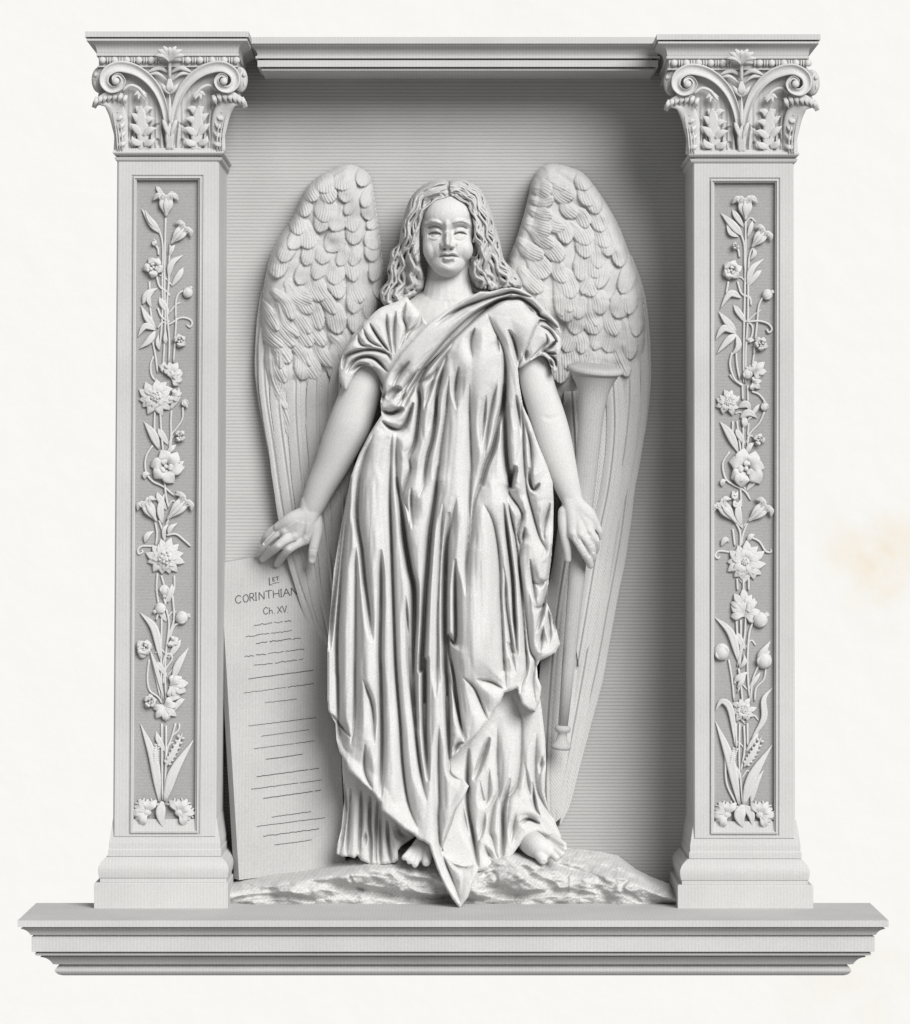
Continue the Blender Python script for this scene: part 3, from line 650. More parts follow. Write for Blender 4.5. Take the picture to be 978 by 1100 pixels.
    blade(mb, Q((455, 350, 3), (455, 320, 5), (455, 268, 4)), 4.6, 2.6, 46, groove=.6, m=12); blade(mb, Q((455, 290, 2), (455, 240, 6), (455, 200, 8)), 1.8, 2, 48, groove=.2, m=8, round_=True)
    mb.build('centre_leaf', 'flora', cap)
    mb = MB()
    for ex, ey, w in ((455, 135, 3), (425, 132, 2.8), (485, 132, 2.8), (398, 148, 2.8), (512, 148, 2.8), (385, 175, 2.2), (525, 175, 2.2)):
        blade(mb, Q((455, 205, 0), ((455+ex)/2, (ey+205)/2-14, 5), (ex, ey, 5)), w, 2, 60, groove=.6, m=10, n=4, tip=(.4, .45), wpow=1.4)
    mb.build('palmette', 'flora', cap)
    # abacus and bead row
    mb = MB(); xl_, xr_ = X(50), X(832)
    pr = [(0, Y(60)), (0, Y(86)), (-7, Y(87)), (-7, Y(93)), (-1.5, Y(95)), (-1.5, Y(104)), (-3.5, Y(108))]+arc(-4, Y(110), -11.5, Y(158), -2.5)+[(-12, Y(164)), (-11, Y(165)), (-11, Y(176)), (-13.5, Y(178)), (-13.5, Y(222)), (-12, Y(224)), (-12, Y(230))]
    molding(mb, xl_, xr_, pr, 64, -100); ab = mb.build('abacus', 'stone', root, smooth=False)
    mb = MB(); x = xl_+15; yb = Y(198); i = 0; pat = [3.9, 1.2, 1.2]
    x_end = xr_-14
    blade(mb, [(xl_+15, yb, 0), (x_end, yb, 0)], 1.0, 1.2, 53, groove=0, m=8, round_=True)
    while x < x_end:
        r = pat[i % 3]
        if abs(x-cx) > 11:
            if r > 2: ball(mb, x+r*.95, yb, 53, 3.9, 3.9, 3.9)
            else: ball(mb, x+r, yb, 53, 1.15, 3.7, 3.7)
        x += 2*r*.98+.25; i += 1
    mb.build('bead_row', 'flora', ab)
pilaster(0); pilaster(1)
# ================================================================== ROCK
def top_of(pts, X): return np.interp(X, [p[0] for p in pts], [p[1] for p in pts])
rt = [(243, 948), (262, 942), (300, 934), (340, 928), (372, 920), (400, 912), (430, 903), (520, 900), (590, 906), (609, 911), (639, 914), (664, 919), (684, 934), (700, 942), (719, 949), (731, 962)]
F = Field(240, 890, 734, 980, .8)
tt = np.clip((F.Y-top_of(rt, F.X))/(975-top_of(rt, F.X)), 0, 1.05)
n1 = fbm(F.X*.6, F.Y*1.0, 24, 3, 3); n2 = fbm(F.X+F.Y*.8, F.Y*2-F.X*.3, 7, 9, 4)
pk = .6+.22*fbm(F.X*.8, F.X*0+3, 40, 17, 2)
F.H = -55+84*np.where(tt < pk, np.sin(np.clip(tt/pk, 0, 1)*np.pi/2), 1)-24*np.clip((tt-pk)/(1.02-pk), 0, 1)**1.3+n1*34*(.3+tt)*np.clip(1.5-tt, .1, 1)+n2*2.5
for ln, ww, hh in ((((330, 948), (400, 958), (450, 966), (520, 968)), 7, -12), (((250, 966), (300, 962), (340, 968)), 4, -8), (((440, 948), (470, 955), (488, 968)), 9, -10), (((520, 960), (560, 962), (600, 958), (640, 962)), 5, -8),
                   (((560, 930), (575, 945), (600, 955)), 7, -10), (((600, 925), (640, 935), (660, 950)), 6, 8), (((515, 945), (530, 938), (533, 950), (522, 955)), 3.5, -6), (((650, 930), (690, 948), (715, 962)), 5, -7), (((300, 945), (350, 940), (400, 944)), 8, 9), (((555, 925), (600, 935), (630, 945)), 7, 8),
                   (((375, 940), (380, 950), (392, 958)), 3, -5), (((420, 935), (440, 945), (470, 948)), 5, -7), (((260, 950), (280, 956), (300, 957)), 4, -6), (((680, 940), (668, 955), (690, 970)), 4, -5)): F.stroke(ln, ww, hh)
F.H -= 16*np.exp(-((F.X-445)/26)**2-((F.Y-926)/14)**2)
poly = np.array(rt+[(731, 974), (700, 976), (640, 975), (600, 977), (560, 975), (520, 977), (480, 976), (430, 978), (390, 976), (340, 977), (300, 975), (243, 975)])
rock = F.mesh('rock', poly, -99, 'rock'); tag(rock, 'low rough rock mound spread under the feet of the angel', 'rock')

# ================================================================== TABLET
tab = empty('stone_tablet', 315, 940, -40)
tag(tab, 'tall leaning stone tablet lettered CORINTHIANS under the open hand', 'tablet')
def td(y): return -30-58*(945-np.asarray(y, float))/340.
mb = MB(); fr4 = [(236.5, 605), (357, 584), (371.5, 931), (257, 945.5)]; bk4 = [(231.5, 604.5), (352, 584), (366, 930), (251.5, 944)]
V = [tuple(P(x, y, td(y))) for x, y in fr4]+[tuple(P(x, y, td(y)-11)) for x, y in bk4]
mb.add(V, [(0, 3, 2, 1), (4, 5, 6, 7), (0, 4, 7, 3), (1, 2, 6, 5), (0, 1, 5, 4), (3, 7, 6, 2)])
slab = mb.build('slab', 'tablet', tab, smooth=False)
GL = {'C': [[(.95, .2), (.6, 0), (.2, .15), (0, .5), (.2, .9), (.6, 1), (.95, .8)]], 'O': [[(.5, 0), (.1, .2), (0, .5), (.15, .85), (.5, 1), (.85, .85), (1, .5), (.85, .15), (.5, 0)]],
      'R': [[(0, 1), (0, 0)], [(0, 0), (.6, .02), (.85, .25), (.6, .5), (0, .52)], [(.4, .52), (.9, 1)]], 'I': [[(.5, 0), (.5, 1)], [(.25, 0), (.75, 0)], [(.25, 1), (.75, 1)]], 'N': [[(0, 1), (.05, 0)], [(.05, 0), (.9, 1)], [(.9, 1), (.95, 0)]],
      'T': [[(0, 0), (1, 0)], [(.5, 0), (.5, 1)]], 'H': [[(0, 0), (0, 1)], [(1, 0), (1, 1)], [(0, .5), (1, .5)]], 'A': [[(0, 1), (.5, 0)], [(.5, 0), (1, 1)], [(.2, .62), (.8, .62)]],
      'S': [[(.9, .15), (.5, 0), (.1, .2), (.4, .5), (.85, .75), (.5, 1), (.05, .85)]], 'E': [[(0, 0), (0, 1)], [(0, 0), (.9, 0)], [(0, .5), (.7, .5)], [(0, 1), (.9, 1)]],
      'h': [[(0, 0), (0, 1)], [(0, .6), (.4, .42), (.8, .55), (.85, 1)]], 'X': [[(0, 0), (1, 1)], [(1, 0), (0, 1)]], 'V': [[(0, 0), (.5, 1)], [(.5, 1), (1, 0)]], '.': [[(.3, .93), (.3, 1)]], 'L': [[(.2, 0), (.2, 1)], [(.2, 1), (.8, .97)]], '_': [[(0, 1), (1, 1)]]}
lm = MB(); lm2 = lm
def ink(pts, r=.5):
    r = r*.88
    pts = [(x, y, float(td(y))) for x, y in pts]; q = np.array(pts, float); V = []; Fc = []
    tg = np.gradient(q[:, :2], axis=0); tg /= np.maximum(np.hypot(*tg.T)[:, None], 1e-6)
    for i in range(len(q)):
        for u, z in ((-1, .1), (-.6, .55), (.6, .55), (1, .1)):
            V.append(tuple(P(q[i, 0]-tg[i, 1]*u*r, q[i, 1]+tg[i, 0]*u*r, q[i, 2]+z)))
    for i in range(len(q)-1):
        for k in range(3): Fc.append((i*4+k, i*4+k+1, i*4+5+k, i*4+4+k))
    Fc += [(0, 1, 2, 3), tuple(range(4*len(q)-1, 4*len(q)-5, -1))]; lm.add(V, Fc)
sl = -.155
def glyphs(items, h, r=.55):
    for ch, x, yb, wd in items:
        for st in GL[ch]:
            pts = [(x+u*wd+(1-v)*(-.05)*h, yb-(1-v)*h+sl*u*wd) for u, v in st]
            if len(pts) > 2: pts = [tuple(p) for p in catmull(pts, 3)]
            ink(pts, r)
glyphs([('C', 253.2, 648.5, 6.4), ('O', 261.5, 647.3, 5.6), ('R', 268.8, 646, 5), ('I', 273.5, 645.3, 3.6), ('N', 278.5, 644.6, 6), ('T', 285.6, 643.4, 6.8), ('H', 294, 642.4, 6), ('I', 300.5, 641.6, 3.6), ('A', 304.5, 641, 7), ('N', 313, 639.8, 6.4), ('S', 321, 638.6, 5)], 8.2, .62)
glyphs([('L', 288.8, 628.8, 4)], 8, .65); glyphs([('E', 293.2, 624.4, 2.6), ('T', 296.6, 623.8, 3.2)], 3.8, .5); glyphs([('.', 292.5, 629, 2)], 3, .6); ink([(293, 627), (300, 625.6)], .4)
glyphs([('C', 283.4, 660.2, 5), ('h', 289.6, 659.8, 3.6), ('.', 294.4, 659.6, 2), ('X', 298.2, 659, 4.8), ('V', 303.8, 658.4, 4.6), ('.', 308.6, 658, 2)], 7.2, .55)
rows = [(273, 671.5, 313, 667, 1), (264, 684, 318, 677, 1), (275, 691, 323, 685.5, 1), (263, 705.5, 327, 697, 1), (273, 715, 326, 708, 1), (267, 729.5, 337, 720, 0), (262, 744.5, 337, 734.5, .6), (285, 755, 319, 751, 0), (267, 780, 340, 771, 0), (281, 791, 332, 784, 0), (273, 804.5, 338, 796, 0), (286, 816, 325, 810.5, 0),
        (276, 834.5, 343, 825.5, 0), (270, 848, 346, 838, 0), (283, 858, 345, 849, 0), (292, 878, 334, 872, 0), (276, 888, 349, 878.5, 0), (283, 898.5, 343, 890.5, .5), (295, 908, 335, 902.5, 0)]
rr = random.Random(5); lm.build('heading_lettering', 'ink', slab, smooth=False); lm = MB()
for x0, y0, x1, y1, wob in rows:
    x = x0
    while x < x1-2:
        ln = rr.uniform(9, 26) if wob > .8 else rr.uniform(40, 90); xe = min(x1, x+ln); n = max(3, int((xe-x)/1.6)); pts = []
        for i in range(n+1):
            xx = x+(xe-x)*i/n; yy = y0+(y1-y0)*(xx-x0)/(x1-x0)+rr.uniform(-.75, .75)*(.35+wob*.65); pts.append((xx, yy))
        ink(pts, rr.uniform(.42, .6)); x = xe+rr.uniform(1.2, 2.6)
lm.build('verse_lettering', 'ink', slab, smooth=False)

# ================================================================== TRUMPET
tr = empty('trumpet', 604, 805, -8); tag(tr, 'long straight stone trumpet held upside down in the lowered hand', 'trumpet')
A0 = np.array([639.5, 400.0]); A1 = np.array([603.0, 802.0])
def lathe(mb, prof, m=36):
    ax = (A1-A0)/np.hypot(*(A1-A0)); nx = np.array([ax[1], -ax[0]]); Lh = np.hypot(*(A1-A0)); V = []; Fc = []
    for s_, r in prof:
        c = A0+ax*(s_-400)*Lh/402.; dd = -6-42*(s_-400)/402.+7*max(0,(s_-600)/202.)
        for k in range(m):
            th = 2*math.pi*k/m; tilt = .13*math.sin(th)*r
            p = c-nx*r*math.cos(th)+ax*tilt*(1.0); V.append(tuple(P(p[0], p[1], dd+r*math.sin(th)*.85)))
    N = len(prof)
    for i in range(N-1):
        for k in range(m): Fc.append((i*m+k, i*m+(k+1) % m, (i+1)*m+(k+1) % m, (i+1)*m+k))
    Fc.append(tuple(range(m))[::-1]); Fc.append(tuple(range((N-1)*m, N*m))); mb.add(V, Fc)
mb = MB(); lathe(mb, [(400, 26), (404, 24.4), (408, 22.2), (413, 19.8), (419, 17.4), (426, 15.8), (433, 14.8), (446, 13.5), (462, 12.9), (500, 12.2), (540, 11.2), (600, 9.4), (660, 8), (720, 6.8), (782, 5.2)]); tube_ = mb.build('tube', 'trumpet', tr)
mb = MB(); lathe(mb, [(392.5, 10), (393, 20), (394, 28.6), (395.5, 30.4), (398, 30.8), (399.5, 30), (400.5, 27.5), (403, 24)]); mb.build('bell_rim', 'trumpet', tr)
mb = MB(); lathe(mb, [(779, 4.5), (780.5, 8), (783, 8.8), (785.5, 8), (787.5, 5.2), (791, 5), (795, 6.2), (799, 9), (801, 10.6), (803, 10.8), (805, 9.5)]); mb.build('mouthpiece', 'trumpet', tr)

# ================================================================== ANGEL
angel = empty('angel_statue', 480, 925, 0)
tag(angel, 'winged marble angel in long draped robes standing barefoot in the niche', 'statue')

# ---- wings
def feather_paint(F, spine, wid, base, th, tipr=.35, barb=.45, lay=3.5, curl=0):
    q = catmull(spine, 4); D, U, t = F.near(q, wid*1.25)
    wt = wid*np.where(t > 1-tipr, np.sqrt(np.clip(1-((t-(1-tipr))/tipr)**2, 0, 1)), 1)*np.clip(.55+t*1.2, 0, 1)
    u = np.where(wt > .2, D/np.maximum(wt, .2), 9)
    m = (u < 1)
    ln = np.hypot(*(q[-1]-q[0]))
    pr = th*np.sqrt(np.clip(1-u**2.2, 0, 1))+lay*t
    pr = pr+barb*np.sin((U/(.62+.38*t)+.06*(t*ln)*np.sign(U))*2*np.pi/3.0+1.57)*np.clip(1-u, 0, .4)*2.5*np.clip(t*1.8, 0, 1)
    pr = pr+1.0*np.exp(-(U/.9)**2)*np.clip(1.2-t, 0, 1)
    F.H = np.where(m, np.maximum(F.H, base+pr), F.H)
def flight(name, spine, wid, d0, parent, back=-96, tipr=.12):
    q = catmull(spine, 4); tg = np.gradient(q, axis=0); tg /= np.hypot(*tg.T)[:, None]; nn = np.stack([-tg[:, 1], tg[:, 0]], 1)
    t = np.linspace(0, 1, len(q)); wt = wid*np.where(t > 1-tipr, np.sqrt(np.clip(1-((t-(1-tipr))/tipr)**2, 0, 1)), 1)*np.interp(t, [0, .1], [.7, 1])
    wt = np.maximum(wt, .4)
    jag = np.array([1+.035*math.sin(i*1.9)+.03*math.sin(i*.83) for i in range(len(q))])
    poly = np.vstack([q+nn*(wt*jag)[:, None], (q-nn*(wt*jag)[:, None])[::-1]])
    x0, y0 = poly.min(0)-3; x1, y1 = poly.max(0)+3
    F = Field(x0, y0, x1, y1, .9); D, U, tt = F.near(q, wid*1.6); ln = np.sum(np.hypot(*(q[1:]-q[:-1]).T))
    u = np.clip(D/wid, 0, 1.2)
    F.H = d0+5.0*np.sqrt(np.clip(1-(u*.82)**2, 0, 1))+.42*np.sin((tt*ln*.9-np.abs(U)*1.3)*2*np.pi/3.9)*np.clip(D/2-.3, 0, 1)+1.6*np.exp(-(U/1.3)**2)-1.0*np.exp(-((np.abs(U)-2.4)/.8)**2)
    return F.mesh(name, poly, back, 'wing', parent)
# left wing
lw_out = [(379, 177), (362, 179), (341, 190), (328, 204), (315, 233), (298, 259), (289, 279), (283, 311), (281, 346), (280, 385), (284, 440), (296, 490), (340, 500), (380, 500), (412, 480), (418, 400), (416, 340), (413, 310), (413, 297), (410, 268), (405, 230), (401, 203), (396, 186)]
def covert_wing(poly_pts, tips, cut, xs, name, lead, seedn):
    F = Field(min(p[0] for p in poly_pts)-4, 170, max(p[0] for p in poly_pts)+4, 500, .8)
    poly = closed(poly_pts, 3); e = F.edge(poly, 40)
    S0 = -76+26*np.sqrt(np.clip(1-(1-np.clip(e/26, 0, 1))**2, 0, 1))+5*np.exp(-((F.Y-215)/30)**2)+fbm(F.X, F.Y, 30, seedn, 3)*6-27*np.clip((F.Y-320)/110, 0, 1)
    F.H = S0-14*np.clip((F.Y-cut)/50, 0, 1); r = random.Random(seedn)
    for (x, y, w_, ln, a) in tips:
        a = math.radians(a); dx, dy = math.cos(a), math.sin(a); nx, ny = -dy, dx; k = r.uniform(-.14, .14)*ln
        sp = [(x-dx*ln, y-dy*ln), (x-dx*ln*.5+nx*k, y-dy*ln*.5+ny*k), (x, y)]
        w_ *= r.uniform(.95, 1.5); ln *= 1.15
        feather_paint(F, sp, w_, S0, 2.6, tipr=.45, barb=.6, lay=4.2)
    for ln in lead: F.stroke(ln, 9, 4)
    return F, poly
def grid_tips(rows, seedn, jx=3.6, jy=4.6):
    r = random.Random(seedn); out = []
    for y, x0, x1, n, w_, ln, a0, a1 in rows:
        for i in range(n):
            t = i/max(1, n-1); out.append((x0+(x1-x0)*t+r.uniform(-jx, jx), y+r.uniform(-jy, jy), w_*r.uniform(.88, 1.12), ln*r.uniform(.9, 1.15), a0+(a1-a0)*t+r.uniform(-17, 17)))
    return out
rowsL = [(478, 318, 400, 5, 9.5, 75, 80, 98), (462, 300, 330, 2, 8, 70, 82, 88), (440, 296, 308, 2, 6, 70, 84, 86), (408, 308, 400, 6, 8.5, 42, 70, 80), (392, 300, 330, 3, 6.5, 44, 72, 80), (376, 304, 352, 4, 7.5, 38, 62, 70), (392, 336, 396, 4, 7.8, 36, 62, 72), (358, 300, 324, 2, 7, 36, 70, 62),
         (357, 330, 400, 5, 7.6, 34, 55, 75), (340, 318, 396, 5, 7.6, 32, 50, 85), (322, 332, 404, 5, 8, 30, 55, 95), (302, 300, 402, 6, 8, 30, 100, 90), (284, 306, 398, 6, 8, 28, 110, 95), (266, 312, 398, 5, 8, 27, 95, 105), (250, 320, 396, 5, 7.8, 26, 80, 110), (234, 328, 394, 4, 7.8, 25, 80, 110), (219, 336, 392, 4, 7.5, 24, 75, 110), (204, 346, 388, 3, 7.5, 20, 70, 110)]
FW, polyW = covert_wing(lw_out, grid_tips(rowsL, 4), 425, None, 'wing', [[(379, 180), (362, 184), (344, 196), (331, 212), (318, 240), (302, 266), (293, 290)], [(398, 200), (404, 235), (408, 270), (411, 300)]], 4)
wingL = FW.mesh('wing', polyW, -96, 'wing', angel); wingL['label'] = 'broad feathered wing rising behind the hand on the tablet'
for sp, w_, dd in (([(288, 300), (281, 345), (279, 400), (287, 455), (296, 500), (305, 555)], 5, -88), ([(292, 320), (286, 370), (287, 420), (296, 480), (303, 530), (314, 590), (332, 650), (356, 712)], 8, -80), ([(303, 380), (301, 430), (308, 490), (318, 560), (330, 610), (346, 660), (362, 700)], 10.5, -76),
                   ([(320, 400), (320, 450), (326, 520), (334, 570), (340, 610), (356, 690)], 11.5, -73), ([(342, 400), (342, 460), (346, 520), (352, 580), (366, 700)], 12.5, -70), ([(366, 400), (366, 460), (368, 520), (374, 700)], 13, -67)):
    flight('flight_feather', sp, w_, dd, wingL)
# right wing
rw_out = [(584, 177), (598, 176), (614, 180), (627, 186), (642, 204), (662, 236), (674, 265), (685, 294), (692, 326), (694, 364), (693, 430), (688, 480), (640, 500), (600, 500), (566, 470), (556, 380), (540, 330), (541, 300), (546, 279), (557, 250), (566, 218), (572, 192)]
rowsR = [(408, 604, 676, 5, 8.5, 46, 92, 86), (396, 592, 650, 4, 8, 34, 92, 86), (382, 650, 676, 2, 8.5, 40, 96, 92), (378, 610, 640, 3, 7, 32, 88, 88), (362, 614, 684, 4, 8, 32, 90, 86), (346, 590, 660, 5, 7.5, 30, 90, 85), (338, 612, 676, 3, 7.5, 32, 85, 85),
         (340, 576, 606, 2, 10, 34, 60, 75), (318, 582, 640, 3, 8, 32, 60, 85), (312, 625, 665, 3, 8.2, 36, 90, 88), (300, 586, 640, 4, 8, 30, 55, 90), (290, 640, 668, 2, 8, 30, 90, 80), (276, 582, 650, 4, 8.2, 28, 35, 85), (262, 592, 656, 4, 8.2, 28, 30, 75), (246, 590, 648, 4, 8.2, 26, 25, 75), (230, 596, 640, 3, 8, 26, 15, 70), (217, 592, 636, 3, 7.6, 24, 10, 70), (204, 590, 628, 3, 7.2, 20, 10, 60)]
FW, polyW = covert_wing(rw_out, grid_tips(rowsR, 8), 405, None, 'wing', [[(584, 181), (600, 180), (622, 190), (638, 207), (656, 238), (668, 268), (679, 297)], [(576, 192), (568, 222), (560, 252), (549, 282)]], 8)
wingR = FW.mesh('wing', polyW, -96, 'wing', angel); wingR['label'] = 'broad feathered wing rising behind the trumpet'
for sp, w_, dd in (([(676, 275), (690, 320), (695, 370), (695, 420), (688, 480)], 4, -89), ([(686, 330), (690, 400), (686, 460), (676, 520), (668, 580), (655, 650), (640, 730), (618, 815), (602, 886)], 7.5, -84), ([(676, 370), (678, 430), (670, 500), (655, 560), (645, 620), (634, 690), (620, 770), (598, 880)], 10, -79),
                   ([(660, 400), (662, 460), (656, 520), (646, 570), (638, 620), (622, 715)], 10, -75), ([(640, 420), (642, 480), (636, 540), (626, 600), (612, 680), (604, 770), (596, 850), (594, 886)], 12, -77), ([(616, 420), (620, 500), (612, 580), (600, 660), (592, 750), (588, 830), (589, 882)], 14, -73)):
    flight('flight_feather', sp, w_, dd, wingR)

for wing_, pts in ((wingL, [(296, 430), (290, 470), (297, 510), (305, 560), (318, 610), (334, 655), (352, 700), (372, 700), (390, 560), (412, 430), (350, 400)]), (wingR, [(690, 430), (684, 490), (670, 560), (662, 610), (652, 660), (641, 730), (620, 805), (601, 880), (575, 880), (560, 700), (560, 480), (600, 400)])):
    poly_ = closed(pts, 3); F = Field(poly_[:, 0].min()-3, 395, poly_[:, 0].max()+3, 890, .9)
    F.H = -88+1.2*np.sin((F.Y*.8+np.abs(((F.X+F.Y*.12) % 24)-12)*1.2)*2*np.pi/4.2)*.5-2.5*np.exp(-((((F.X+F.Y*.12) % 24)-12)/1.5)**2)
    F.mesh('wing_lining', poly_, -97, 'wing', wing_)

# ---- body (one continuous surface: sculpted tubes fused by voxel remeshing, then carved)
mb = MB()
ball(mb, 481, 241, -18, 30, 39, 36, 32, 24); ball(mb, 481, 262, -9, 27, 33, 30, 32, 24); ball(mb, 481.5, 280.5, 0, 19, 17, 19, 24, 16)
ball(mb, 464.5, 268, 1, 10, 13, 14, 20, 14); ball(mb, 498.5, 268, 1, 10, 13, 14, 20, 14); ball(mb, 480.5, 231, -2, 25, 20, 22, 24, 16)
ball(mb, 480.7, 258, 20, 4.4, 9, 7, 20, 14); ball(mb, 510, 268, -20, 4, 8, 6)
tube3(mb, [(483, 275, -30, 23), (482, 300, -30, 24.5), (481, 325, -28, 29)]); ball(mb, 480, 350, -45, 62, 42, 58, 32, 24)
tube3(mb, [(405, 362, -48, 22), (480, 352, -45, 30), (560, 362, -48, 22)]); ball(mb, 470, 440, -55, 60, 100, 55, 24, 20); ball(mb, 470, 600, -50, 60, 150, 40, 24, 20)
# arm over the tablet
tube3(mb, [(394, 372, -36, 20), (394, 395, -30, 20.5), (388, 420, -27, 21.5), (377, 452, -27, 23), (367, 475, -30, 21.5), (356, 500, -35, 18.5), (345, 522, -40, 16), (336, 543, -45, 13.2), (332, 552, -48, 11)], m=28)
kn = [(329, 579, -50, 6.6), (317, 576, -48, 6.8), (306, 571, -50, 6.2), (299, 566, -53, 5.2)]
for k, (x, y, d, r) in enumerate(kn): tube3(mb, [(339-k*2.2, 541-k*.8, -43, 9.5), (334-k*1.8, 553-k*.6, -43.5, 9.3), ((333+x)/2-k, (552+y)/2, -46, 8.6), (x, y, d, r)], m=16)
tube3(mb, [(329, 579, -50, 6.0), (318, 584.5, -49, 5.5), (308.5, 591.5, -52, 5.0), (302.5, 599, -68, 4.6), (298, 606, -82, 4.0)], m=16)
tube3(mb, [(317, 576, -48, 6.0), (306, 581, -46, 5.5), (297, 588, -50, 5.0), (289.5, 594, -66, 4.5), (282.5, 600.5, -82, 3.9)], m=16)
tube3(mb, [(306, 571, -52, 5.4), (297, 575, -54, 4.8), (288.5, 582, -60, 4.3), (282.5, 589, -68, 3.8), (278, 594, -78, 3.4)], m=16)
tube3(mb, [(299, 566, -55, 4.6), (292, 570, -60, 4.1), (286, 576, -66, 3.7), (282.5, 582, -76, 3.3)], m=16)
tube3(mb, [(338, 556, -48, 8), (340.5, 568, -46, 7), (339, 580, -44, 5.8), (336.5, 592, -44, 5.3), (335.5, 602.5, -47, 4.3)], m=16)
# arm with the trumpet
tube3(mb, [(562, 372, -34, 18), (573, 395, -26, 18), (579, 418, -22, 18.5), (587, 443, -20, 19), (593, 465, -19, 19.5), (600, 490, -17, 18), (607, 513, -15, 15.4), (613.5, 533, -13, 12.2), (616, 542, -13, 10.5)], m=28)
for k, (x, y, d, r) in enumerate([(616, 573, -2, 6.2), (625, 575, 0, 6.2), (634, 571, -3, 5.8), (640.5, 564, -9, 5)]): tube3(mb, [(610+k*2, 530, -11, 8.5), (613+k*2.2, 541, -9, 8.6), ((614+k*2+x)/2+1, (541+y)/2, -6, 8.6), (x, y, d, r)], m=16)
tube3(mb, [(616, 573, -2, 5.6), (622, 583, 0, 5.1), (627.5, 593, -1, 4.8), (632, 601, -7, 4.3), (634.5, 607.5, -13, 3.7)], m=16)
tube3(mb, [(625, 575, 0, 5.4), (631.5, 582, 1, 4.9), (635.5, 590, -3, 4.5), (637, 598, -10, 4), (635.5, 602, -16, 3.6)], m=16)
tube3(mb, [(634, 571, -3, 5), (639, 578, -2, 4.6), (641, 585, -8, 4.1), (640, 592, -15, 3.6)], m=16); tube3(mb, [(640.5, 564, -9, 4.4), (643.5, 570, -10, 3.9), (644, 577, -15, 3.5)], m=16)
tube3(mb, [(607, 550, -10, 7.5), (606, 563, -8, 6.5), (607.5, 578, -8, 5.4), (609.5, 590, -10, 4.7), (610.5, 601, -13, 3.8)], m=16)
# feet and shins
tube3(mb, [(470, 840, -50, 16), (466, 885, -34, 15), (461, 904, -6, 14), (452, 915, 14, 12)], m=20)
for x, y, r, x0 in ((434.5, 921.5, 3.5, 444), (440, 925.5, 3.6, 448), (446, 929, 3.8, 452), (458, 926.5, 5, 460)): tube3(mb, [(x0, 913, 18, r+1.3), ((x+x0)/2, (y+913)/2, 25, r+.5), (x, y, 31, r-.2)], m=14)
tube3(mb, [(560, 840, -50, 16), (562, 882, -36, 15), (568, 901, -10, 14), (578, 910, 12, 13), (588, 915, 18, 9)], m=20)
for x, y, r, x0, y0 in ((583.5, 924, 5.3, 576, 913), (598, 922, 3.9, 586, 909), (603.5, 918, 3.7, 590, 907), (607, 912.5, 3.3, 594, 904), (606.5, 907.5, 3, 594, 900)): tube3(mb, [(x0, y0, 12, r+2), ((x+x0)/2, (y+y0)/2, 20, r+.9), (x, y, 26, r)], m=14)
tmp = bpy.data.meshes.new('tmp'); tmp.from_pydata(mb.V, [], mb.F); tmp.update()
to = bpy.data.objects.new('tmp', tmp); C.objects.link(to)
md = to.modifiers.new('r', 'REMESH'); md.mode = 'VOXEL'; md.voxel_size = .85*S; md.adaptivity = 0
ms = to.modifiers.new('s', 'SMOOTH'); ms.factor = .5; ms.iterations = 7
dg = bpy.context.evaluated_depsgraph_get(); me2 = bpy.data.meshes.new_from_object(to.evaluated_get(dg))
nv = len(me2.vertices); co_ = np.empty(nv*3); me2.vertices.foreach_get('co', co_); co_ = co_.reshape(-1, 3)
no_ = np.empty(nv*3); me2.vertices.foreach_get('normal', no_); no_ = no_.reshape(-1, 3)
bpy.data.objects.remove(to)
dd = -co_[:, 1]/S; ff = L/(L-dd); vx = co_[:, 0]/S*ff+CX; vy = CY-co_[:, 2]/S*ff
# facial features carved as depth offsets
FF = Field(446, 205, 516, 305, .4)
B = FF.bump; St = FF.stroke
B(466, 249, 10, 6.5, -6.5); B(495.5, 249, 10, 6.5, -6.5); B(474.5, 249, 3, 7, -2.5); B(486.8, 249, 3, 7, -2.5)
St([(454, 243), (459, 239.8), (466, 238.2), (475, 240.5)], 3.6, 2.6); St([(486, 240), (494, 237.4), (502, 239), (508, 244)], 3.6, 2.6)
St([(456, 245.6), (462, 243.2), (470, 243.2), (476, 247)], 2.2, -1.6); St([(486, 246.4), (491, 243), (499, 243), (505, 247)], 2.2, -1.6)
for cx_ in (467, 494.5):
    B(cx_, 249.4, 6.6, 4.2, 4.2, 1.5)
    St([(cx_-7.5, 251), (cx_-4, 248.4), (cx_, 247.2), (cx_+4, 248.2), (cx_+7.5, 251)], 1.5, 1.5); St([(cx_-7.5, 252), (cx_-3.5, 250), (cx_, 249.2), (cx_+3.5, 250), (cx_+7.5, 252)], 1.1, -2.0)
    St([(cx_-7, 252.6), (cx_-3, 254.4), (cx_+3, 254.4), (cx_+7, 252.6)], 1.2, -1.0); St([(cx_-6.5, 254), (cx_, 256.2), (cx_+6.5, 254)], 1.6, 1.0)
St([(480.5, 236), (480.4, 244), (480.5, 254)], 4.6, 2.0); St([(480.5, 248), (480.8, 257), (481, 263)], 5.2, 3.6, taper=(1, 0)); B(481, 262.4, 4.4, 3.6, 4.4); B(475.6, 264.2, 2.5, 2.6, 3.2); B(486.6, 264.2, 2.5, 2.6, 3.2)
B(477.8, 267.2, 1.9, 1.2, -5); B(484.4, 267.2, 1.9, 1.2, -5); St([(472.5, 261.5), (472.2, 265), (474, 268)], 1.4, -1.6); St([(489.7, 261.5), (490, 265), (488.2, 268)], 1.4, -1.6); St([(475, 269.4), (481, 270), (487.5, 269.2)], 1.4, -1.6)
